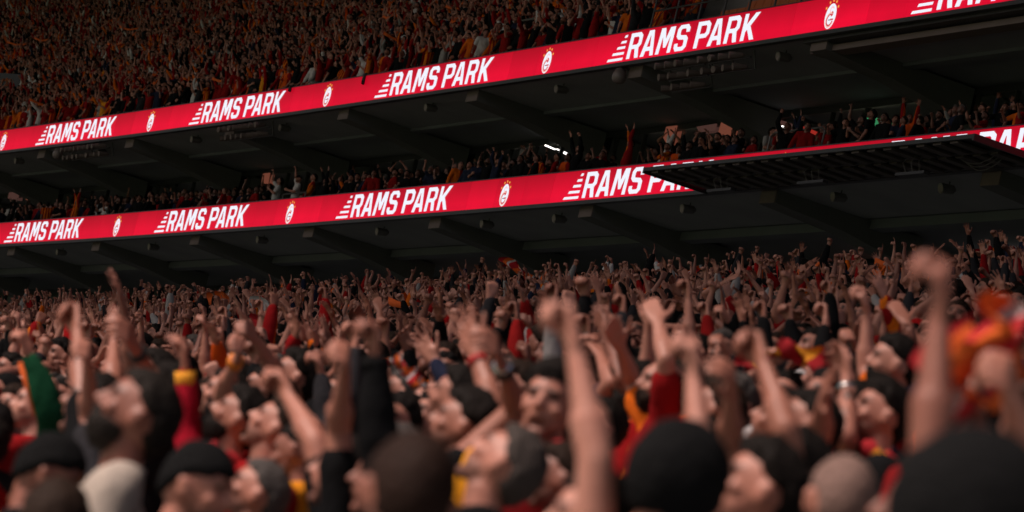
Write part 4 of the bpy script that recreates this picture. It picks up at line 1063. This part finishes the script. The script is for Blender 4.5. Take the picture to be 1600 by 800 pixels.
hero('person thrusting up a blurred dark fist behind the black hat in the bottom right corner', 'blurred dark fist', (1478, 812), 0, (0, 0, 0), 'short', DARK, 3, BLK, 'none', 'none', R=((1462, 640), (1470, 440), F, -1, 1), tt=6.5)
rt, Ms, arS = hero('person clutching a bunched orange and white scarf at the right edge', 'bunched scarf', (1598, 806), 0, (0, .1, 0), 'short', DARK, 0, BLK, 'none', 'none', R=((1530, 690), (1508, 600), 'grip', 1, 1), Lf=((1600, 690), (1575, 590), 'grip', -1, -1), tt=7.4)
hero('person in green long sleeve with orange stripe and raised fist at the left edge', 'green sleeved arm', (122, 662), -25, (0, .35, 0), 'short', BROWN, 0, GRY, 'long', 'stubble', Lf=((78, 640), (28, 503), F, -1, 1), mouth=1, extras=(('stripe', -1),), scol=((.012, .075, .035), (.012, .075, .035), 0), tt=15)
hero('person in bright red long sleeve with gold cuff and raised hand', 'red sleeve with gold cuff', (322, 715), 0, (0, .1, 0), 'short', DARK, 0, BRS, 'long', 'none', Lf=((292, 668), (288, 528), 'curl', 1, 1), extras=(('gold_cuff', -1),), scol=((.42, .012, .03), (.42, .012, .03), 0), tt=13.5)
hero('person holding up a bare fist left of the beige jacketed profile', 'thin raised fist at left', (150, 640), 0, (0, .2, 0), 'short', DARK, 1, BLK, 'short', 'stubble', Lf=((128, 600), (119, 495), F, 1, 1), tt=14)
hero('person with a lower bare fist beside the thin raised fist', 'lower bare fist', (158, 690), 0, (0, .2, 0), 'buzz', DARK, 0, GRY, 'short', 'stubble', Lf=((140, 650), (137, 555), F, 1, -1), tt=12.3)
hero('person lifting a hand with black wristband behind the beige jacketed profile', 'hand with black wristband', (262, 622), 0, (0, .25, 0), 'full', DARK, 1, BLK, 'short', 'stubble', R=((175, 600), (178, 520), O, -1, 1), Lf=((245, 610), (202, 525), 'curl', -1, -1), extras=(('watch', -1),), tt=16)
hero('person with orange wristband raising a fist above the dark bearded face', 'orange wristband', (352, 622), 0, (0, .2, 0), 'short', DARK, 0, BLK, 'short', 'stubble', Lf=((350, 610), (376, 545), F, -1, -1), extras=(('orange_band', -1),), tt=16)
hero('person stretching a thin bare arm with pointing hand toward the left', 'thin pointing arm', (462, 590), 0, (0, .2, 0), 'full', DARK, 0, BLK, 'short', 'stubble', Lf=((432, 580), (388, 515), 'point', -1, -1), tt=19)
hero('person raising a flat palm right of the biggest bare arm', 'flat palm', (998, 612), 0, (0, .2, 0), 'full', DARK, 3, ORG, 'short', 'full', R=((972, 590), (944, 512), 'flat', -1, 1), tt=16)
# the bunched scarf held in both hands
def cloth_bunch(pts, w, label, mt='scarf', folds=5, seed=3, amp=.05):
    r = random.Random(seed); V = []; Fc = []; uv = []; n = 26; mcols = 7
    for i in range(n):
        t = i / (n - 1); k = t * (len(pts) - 1); j = min(int(k), len(pts) - 2); p = pts[j].lerp(pts[j + 1], k - j)
        for c in range(mcols):
            s_ = c / (mcols - 1) - .5
            q = p + Vector((amp * math.sin(folds * t * 6.28 + c * .9), amp * math.cos(c * 1.3 + t * 9) * .8, s_ * w + .02 * math.sin(t * 20 + c)))
            V.append(q); uv.append((t, s_, 0))
    nb = len(V)
    V += [v + Vector((.004, .012, .002)) for v in V]; uv += uv
    for i in range(n - 1):
        for c in range(mcols - 1):
            a = i * mcols + c; Fc.append((a, a + 1, a + mcols + 1, a + mcols)); Fc.append((nb + a, nb + a + mcols, nb + a + mcols + 1, nb + a + 1))
    for i in range(n - 1):
        for a, b_ in ((i * mcols, (i + 1) * mcols), (i * mcols + mcols - 1, (i + 1) * mcols + mcols - 1)): Fc.append((a, b_, nb + b_, nb + a))
    c0 = V[0].copy(); me = mesh('scarf', [v - c0 for v in V], Fc, [mt], True); add_attr(me, 'uvw', np.array(uv))
    o = link('scarf', me, None, c0); return tag(o, label, 'scarf')
wr = [Ms @ Vector(arS[s][1] + np.array(arS[s][2]) * .06) for s in (1, -1)]
tq = wr[0].y
def ptq(px, t): r = ray(*px); r = r * t; return Vector((r.x, r.y, r.z + CZ))
cloth_bunch([ptq(q, tq - d_) for q, d_ in (((1445, 585), .05), ((1490, 545), .12), ((1462, 610), .1), ((1510, 640), .12), ((1500, 585), .2), ((1540, 600), .12), ((1520, 515), .12), ((1555, 500), .2), ((1585, 535), .1), ((1550, 560), .22), ((1590, 605), .1), ((1600, 570), .1))], .13, 'bunched orange red and white scarf gripped in two hands at the right edge', folds=3, amp=.035)
# ---------------------------------------------------------------- the crowd
cr = random.Random(5)
HAND = [(h[1], h[2], h[3], h[4], h[0]) for h in HERO]
def blocked(px, t, loc):
    for hp, ln, ht, hl, _ in HAND:
        if (hl - loc).length < .42: return True
        if t < ht + 1.0 and t < 16 and abs(px[0] - hp[0]) < 2200 * .09 / t * 2.7 * .5 + 18 and abs(px[1] - hp[1]) < 70 + 300 / t: return True
        if t < 16 and t < ht:
            for e, h in ln:
                for q in (0, .35, .7, 1):
                    x = e[0] + (h[0] - e[0]) * q; y = e[1] + (h[1] - e[1]) * q
                    if abs(px[0] - x) < 60 and px[1] - y < 160 and px[1] - y > -50: return True
    return False
TOPS = []
for v in VARS: TOPS.append(max([max(v['arms'][s][1][2] + .17 * v['arms'][s][2][2], 1.76) for s in (1, -1)]))
ORDER = sorted(range(22), key=lambda i: TOPS[i])
sites = []
for k in range(0, KTOP + 1):
    a = -110 + cr.uniform(0, .4)
    while a < 100:
        a += cr.uniform(.44, .58)
        if cr.random() < .04: continue
        b = k * ROW - BCAM + cr.uniform(-.12, .12); loc = P(a, b, zfloor(k * ROW)); t = loc.y
        if t < 7.9: continue
        px = proj(loc + Vector((0, 0, 1.64)))
        if not (-260 < px[0] < 1860 and px[1] < 900): continue
        if t > 35 and px[1] < 462 - .04 * px[0] + cr.uniform(-8, 6): continue
        sites.append((t, a, loc, px, 'low'))
loge = []
for k, bb in enumerate((.85, 1.75, 2.6, 3.45, 4.4)):
    a = -66.0
    while a < 34:
        a += cr.uniform(.5, 1.2) if k < 2 else cr.uniform(1.2, 4)
        loc = P(a, bb, H2 + LZ[k]); px = proj(loc + Vector((0, 0, 1.6)))
        if k == 0 and cr.random() < .4: continue
        if -200 < px[0] < 1800: loge.append((loc.y, a, loc, px, 'loge'))
upper = []
for k in range(UROWS - 1):
    a = -185.0
    while a < 20:
        a += cr.uniform(.46, .62)
        if cr.random() < .05: continue
        loc = P(a, ub(k) + cr.uniform(-.1, .1), uz(k)); px = proj(loc + Vector((0, 0, 1.4)))
        if not (-200 < px[0] < 1100 and -110 < px[1]): continue
        if a > SA0 - .2: continue
        if px[0] < 36 and 108 < px[1] < 142: continue
        upper.append((loc.y, a, loc, px, 'up'))
sites.sort(key=lambda s: s[0])
def choose(t, kind):
    if kind == 'low' and t < 16: return cr.choice((17, 20, 20, 21, 21))
    if kind == 'up' and cr.random() < .025: return cr.choice((22, 23))
    if kind == 'up': return cr.choice((17, 20, 21, 20, 21, 9, 20, 21, 17, 20, 21, 17, 0, 1, 2, 3, 17, 17, 18, 19, 20, 20, 21, 12, 13, 14, 7, 10, 5, 9, 20, 21))
    if kind == 'loge': return cr.choice((20, 21, 20, 21, 17, 0, 1, 3, 17, 17, 20, 21, 17, 21, 20, 20, 20, 21, 21, 20, 7, 9))
    if kind == 'low' and t > 46 and cr.random() < .02: return cr.choice((22, 23))
    if kind == 'low' and t > 20 and cr.random() < .36: return cr.choice((17, 20, 21, 9, 12))
    return cr.choice([i for i in range(22) if i not in (20, 21)] + [0, 2, 8, 17, 17, 18, 20, 20, 21, 21, 17, 20])
def shirtpick(kind):
    if kind == 'up' and cr.random() < .24: return SHIRTS[cr.choice((2, 2, 2, 3, 4, 9, 5, 6))]
    if kind == 'loge' and cr.random() < .7: return SHIRTS[cr.choice((0, 0, 0, 7, 2))]  # mostly dark clothes, so the middle deck looks more shaded
    if kind == 'near' and cr.random() < .5: return SHIRTS[cr.choice((2, 3, 3, 4, 5, 10, 10))]
    return pick(cr, SHIRTS)
NIND = 300 - len(HERO)
used = set(); ind = 0; stuff = []
REL = ['above', 'behind', 'beyond', 'beside', 'near', 'back from', 'up the steps from', 'higher than', 'past', 'by']
def lab_for(v, sh, px, t):
    act = [ADESC[k] for k in v['acts']]; ac = act[0] if 'lowered' not in act[0] else act[1]
    near = sorted(HERO, key=lambda h: (h[1][0] - px[0]) ** 2 + .4 * (h[1][1] - px[1]) ** 2)
    for h in near:
        for rel in REL:
            s = f"{HDESC[v['hair']]}, {sh[0]}, {ac}, {rel} the {h[0]}"
            if s not in used and len(s.split()) <= 16: used.add(s); return s
    return s
pl = []
for (t, a, loc, px, kind) in sites:
    if blocked(px, t, loc): continue
    if t < 12.5 and cr.random() < .25: continue
    vi = choose(t, kind)
    if t < 45:                                                        # keep the near fans' hands below the line where the photo shows them
        lim = 470 - .035 * px[0] + (20 if t < 20 else 0) + cr.uniform(0, 60) * min(1, 22 / t)
        while proj(loc + Vector((0, 0, TOPS[vi])))[1] < lim and TOPS[vi] > 1.8: vi = cr.choice(ORDER[:max(3, ORDER.index(vi))])
    rz = yaw_at(a) + cr.gauss(0, .40 if t < 20 else .65) - (1.15 if t < 15 else .15); sc = cr.gauss(1.0, .035); sh = shirtpick('near' if t < 15 else kind); sk = cr.choice(SKINS); hc = pick(cr, HAIRC)[0]
    if vi < 22 and vi % 5 in (0, 3) and (t < 22 or cr.random() < .5): sh = SHIRTS[cr.choice((0, 0, 0, 1, 7, 8))]
    if ind < NIND and -20 < px[0] < 1620 and px[1] < 830:
        v = VARS[vi]
        place(v, loc, rz, sc, sk, sh, hc, lab_for(v, sh, px, t), 'standing fans in the lower crowd', tilt=(cr.gauss(0, .05), cr.gauss(0, .06))); ind += 1
    else: stuff.append((loc, rz, sc, vi, sk, sh, hc))
for (t, a, loc, px, kind) in loge + upper:
    if kind == 'loge' and any(abs(px[0] - q[0]) < q[1] for q in ((432, 16), (468, 18), (487, 12), (985, 18), (1205, 14), (905, 12))): continue
    vi = choose(t, kind); stuff.append((loc, yaw_at(a) + cr.gauss(0, .6), cr.gauss(1.0, .04), vi, cr.choice(SKINS if kind == 'up' else SKINS[3:4] + SKINS[1:2] + [(.22, .11, .085)]), shirtpick(kind), pick(cr, HAIRC)[0]))  # middle deck skin darkened, the shade under the deck put into its colour
# single fans that stand out on the middle deck
for px, vi, shi, lab, off in (((437, 283), 9, 6, 'left one of two fans in white shirts pointing an arm on the middle deck', -.3), ((470, 270), 11, 6, 'taller fan in white shirt with raised arm on the middle deck', -.2),
                         ((492, 272), 20, 4, 'fan in red and gold striped shirt right of the white shirts', -.3), ((985, 226), 3, 3, 'fan in dark red and orange shirt with both hands up on the middle deck', -.3),
                         ((1207, 208), 21, 8, 'fan in pale grey shirt seen from behind on the middle deck', 1.8), ((905, 232), 18, 0, 'black shirted fan with arms up beneath a white lamp', 0), ((1496, 190), 10, 8, 'fan in light grey top near the right end of the middle deck', 0)):
    a, z = hitb(px[0], px[1], 1.75); loc = P(a, 1.75, H2 + .45); v = VARS[vi]; sc = max(.9, min(1.12, (z - H2 - .45) / 1.62))
    place(v, loc, yaw_at(a) + off, sc, SKINS[0], SHIRTS[shi], DARK, lab)
# scarves and shirts held up in the lower crowd
for i, (px, b, lab, mt, s) in enumerate((((352, 478), None, 'orange cloth waved over the left lower crowd', 'orange_cloth', .12), ((428, 500), None, 'white and red banner cloth held over the crowd beside the waving orange cloth', 'white_cloth', .16), ((440, 525), None, 'long striped scarf stretched below the white cloth', 'scarf', .2),
                                     ((1060, 425), None, 'twirled striped scarf high in the back rows at right', 'scarf', .15), ((1560, 396), None, 'red patterned scarf swung above the right back rows', 'scarf', .13), ((1235, 567), None, 'dark red and gold scarf stretched level at the right', 'scarf_gold', .3),
                                     ((625, 580), None, 'orange and white scarf draped over a shoulder beneath the centre crowd', 'scarf', .16), ((815, 425), None, 'striped scarf looped over a head in the middle back rows', 'scarf', .14))):
    r = ray(*px); t = 10.
    for _ in range(60):
        sp = ab(r.x * t, r.y * t)[1] + BCAM; t += (r.z * t - (zhead(sp) + .05)) * (6 if r.z * t > zhead(sp) + .05 else 5)
        t = min(max(t, 10), 100)
    c = Vector((r.x * t, r.y * t, r.z * t + CZ)); w = s * t / 30 * 1.6
    pts = [c + Vector((w * 1.6 * (q - .5), 0, w * .25 * math.sin(q * 5 + i))) for q in (0, .25, .5, .75, 1)]
    o = cloth_bunch(pts, w * (.7 if i < 2 else .32), lab, mt, 2, i, w * .12)
for (px, ln, mt, lab) in (((570, 119), .30, 'black_board', 'small dark jacket hanging over the upper ribbon screen left of a wordmark'), ((453, 141), .14, 'black_board', 'tiny dark cloth hanging over the upper ribbon screen by a letter K')):
    a, z = hitb(*px, -.03); z = H1 + TH
    cloth_bunch([P(a - .04, .1, z + .12), P(a, -.04, z + .06), P(a + .02, -.05, z - ln * .5), P(a + .05, -.05, z - ln)], .001 + .0, lab, mt, 1, 2, .06)
# everyone else: one object, a library of the same poses placed on points
def crowd(name, people):
    V = []; Fc = []; mi = []; var = []; rest = []; paint = []; nb = 0
    msl = [M['skin'], M['shirt'], M['trousers'], M['hair'], M['knit_black']]
    msl += [M['orange_cloth'], M['white_cloth']]
    for vi, v in enumerate(VARS + [dict(VARS[7], cloth=5), dict(VARS[5], cloth=5)]):
        parts = [(v['body'], None, .42), (v['shirt'], None, .4), (v['trousers'], None, .5), (head_cover(v['hair']), v['Mh'], .3)]
        if v['beard'] == 'full': parts.append((beard_mesh(), v['Mh'], .2))
        if 'cloth' in v:
            h0, h1 = [Vector(v['arms'][s][1]) + Vector(v['arms'][s][2]) * .08 for s in (-1, 1)]; mb = MB(); rg = []
            for i in range(9):
                q = h0.lerp(h1, i / 8) + Vector((0, .02 * math.sin(i * 2), -.10 * math.sin(math.pi * i / 8)))
                rg.append([q, q + Vector((0, .03, -.1 - .02 * math.sin(i * 1.9))), q + Vector((0, .05, -.1 - .02 * math.sin(i * 1.9))), q + Vector((0, .02, 0))])
            mb.quad_strip_loft(rg); cm = mesh('cloth', mb.V, mb.F, ['orange_cloth']); parts.append((cm, None, 1.0))
        for me, Mx, rat in parts:
            o = bpy.data.objects.new('t', me); COL.objects.link(o); m = o.modifiers.new('d', 'DECIMATE'); m.ratio = rat
            d = bpy.data.meshes.new_from_object(o.evaluated_get(bpy.context.evaluated_depsgraph_get())); bpy.data.objects.remove(o)
            n = len(d.vertices); co = np.empty(n * 3); d.vertices.foreach_get('co', co); co = co.reshape(-1, 3)
            r_ = np.zeros(n * 3)
            if 'rest' in d.attributes: d.attributes['rest'].data.foreach_get('vector', r_)
            p_ = np.zeros(n * 4)
            if 'paint' in d.attributes: d.attributes['paint'].data.foreach_get('color', p_)
            if Mx is not None: A = np.array(Mx); co = co @ A[:3, :3].T + A[:3, 3]
            V.append(co); rest.append(r_.reshape(-1, 3)); paint.append(p_.reshape(-1, 4)); var.append(np.full(n, vi))
            mt = msl.index(me.materials[0]); Fc += [tuple(i + nb for i in p.vertices) for p in d.polygons]; mi += [mt] * len(d.polygons); nb += n
            bpy.data.meshes.remove(d)
    ns = len(people); V.append(np.array([p[0][:] for p in people])); rest.append(np.zeros((ns, 3))); paint.append(np.zeros((ns, 4))); var.append(np.array([p[3] for p in people]))
    V = np.concatenate(V); me = bpy.data.meshes.new(name); me.from_pydata(V.tolist(), [], Fc)
    for m in msl: me.materials.append(m)
    me.polygons.foreach_set('material_index', mi); me.polygons.foreach_set('use_smooth', [True] * len(Fc))
    z = lambda w: np.zeros((nb, w))
    add_attr(me, 'rest', np.concatenate(rest)); add_attr(me, 'paint', np.concatenate(paint), 'FLOAT_COLOR'); add_attr(me, 'variant', np.concatenate(var), 'INT')
    add_attr(me, 'site', np.concatenate([np.zeros(nb, bool), np.ones(ns, bool)]), 'BOOLEAN')
    add_attr(me, 'rot', np.concatenate([z(3), np.array([(cr.gauss(0, .05), cr.gauss(0, .06), p[1]) for p in people])])); add_attr(me, 'scl', np.concatenate([np.ones(nb), np.array([p[2] for p in people])]), 'FLOAT')
    for nm, f in (('skin_c', lambda p: p[4]), ('shirt_a', lambda p: p[5][1]), ('shirt_b', lambda p: p[5][2]), ('hair_c', lambda p: p[6])):
        add_attr(me, nm, np.concatenate([z(3), np.array([f(p) for p in people])]))
    add_attr(me, 'shirt_p', np.concatenate([np.zeros(nb), np.array([float(p[5][3]) for p in people])]), 'FLOAT')
    o = link(name, me)
    ng = bpy.data.node_groups.new('crowd', 'GeometryNodeTree'); ng.interface.new_socket('Geometry', in_out='INPUT', socket_type='NodeSocketGeometry'); ng.interface.new_socket('Geometry', in_out='OUTPUT', socket_type='NodeSocketGeometry')
    N = ng.nodes; Lk = ng.links
    gi = N.new('NodeGroupInput'); go = N.new('NodeGroupOutput')
    def na(nm, ty):
        x = N.new('GeometryNodeInputNamedAttribute'); x.data_type = ty; x.inputs[0].default_value = nm; return [s for s in x.outputs if s.enabled][0]
    sep = N.new('GeometryNodeSeparateGeometry'); sep.domain = 'POINT'; Lk.new(gi.outputs[0], sep.inputs[0]); Lk.new(na('site', 'BOOLEAN'), sep.inputs[1])
    sp = N.new('GeometryNodeSplitToInstances'); sp.domain = 'POINT'; Lk.new(sep.outputs[1], sp.inputs[0]); Lk.new(na('variant', 'INT'), sp.inputs['Group ID'])
    ip = N.new('GeometryNodeInstanceOnPoints'); Lk.new(sep.outputs[0], ip.inputs['Points']); Lk.new(sp.outputs[0], ip.inputs['Instance']); ip.inputs['Pick Instance'].default_value = True
    Lk.new(na('variant', 'INT'), ip.inputs['Instance Index'])
    er = N.new('FunctionNodeEulerToRotation'); Lk.new(na('rot', 'FLOAT_VECTOR'), er.inputs[0]); Lk.new(er.outputs[0], ip.inputs['Rotation']); Lk.new(na('scl', 'FLOAT'), ip.inputs['Scale'])
    Lk.new(ip.outputs[0], go.inputs[0])
    md = o.modifiers.new('crowd', 'NODES'); md.node_group = ng
    return o
tag(crowd('crowd', stuff), 'packed football crowd filling the back rows and both upper decks', 'crowd', kind='stuff')
print('SITES', len(sites), 'individuals', ind, 'stuff', len(stuff), 'heroes', len(HERO))
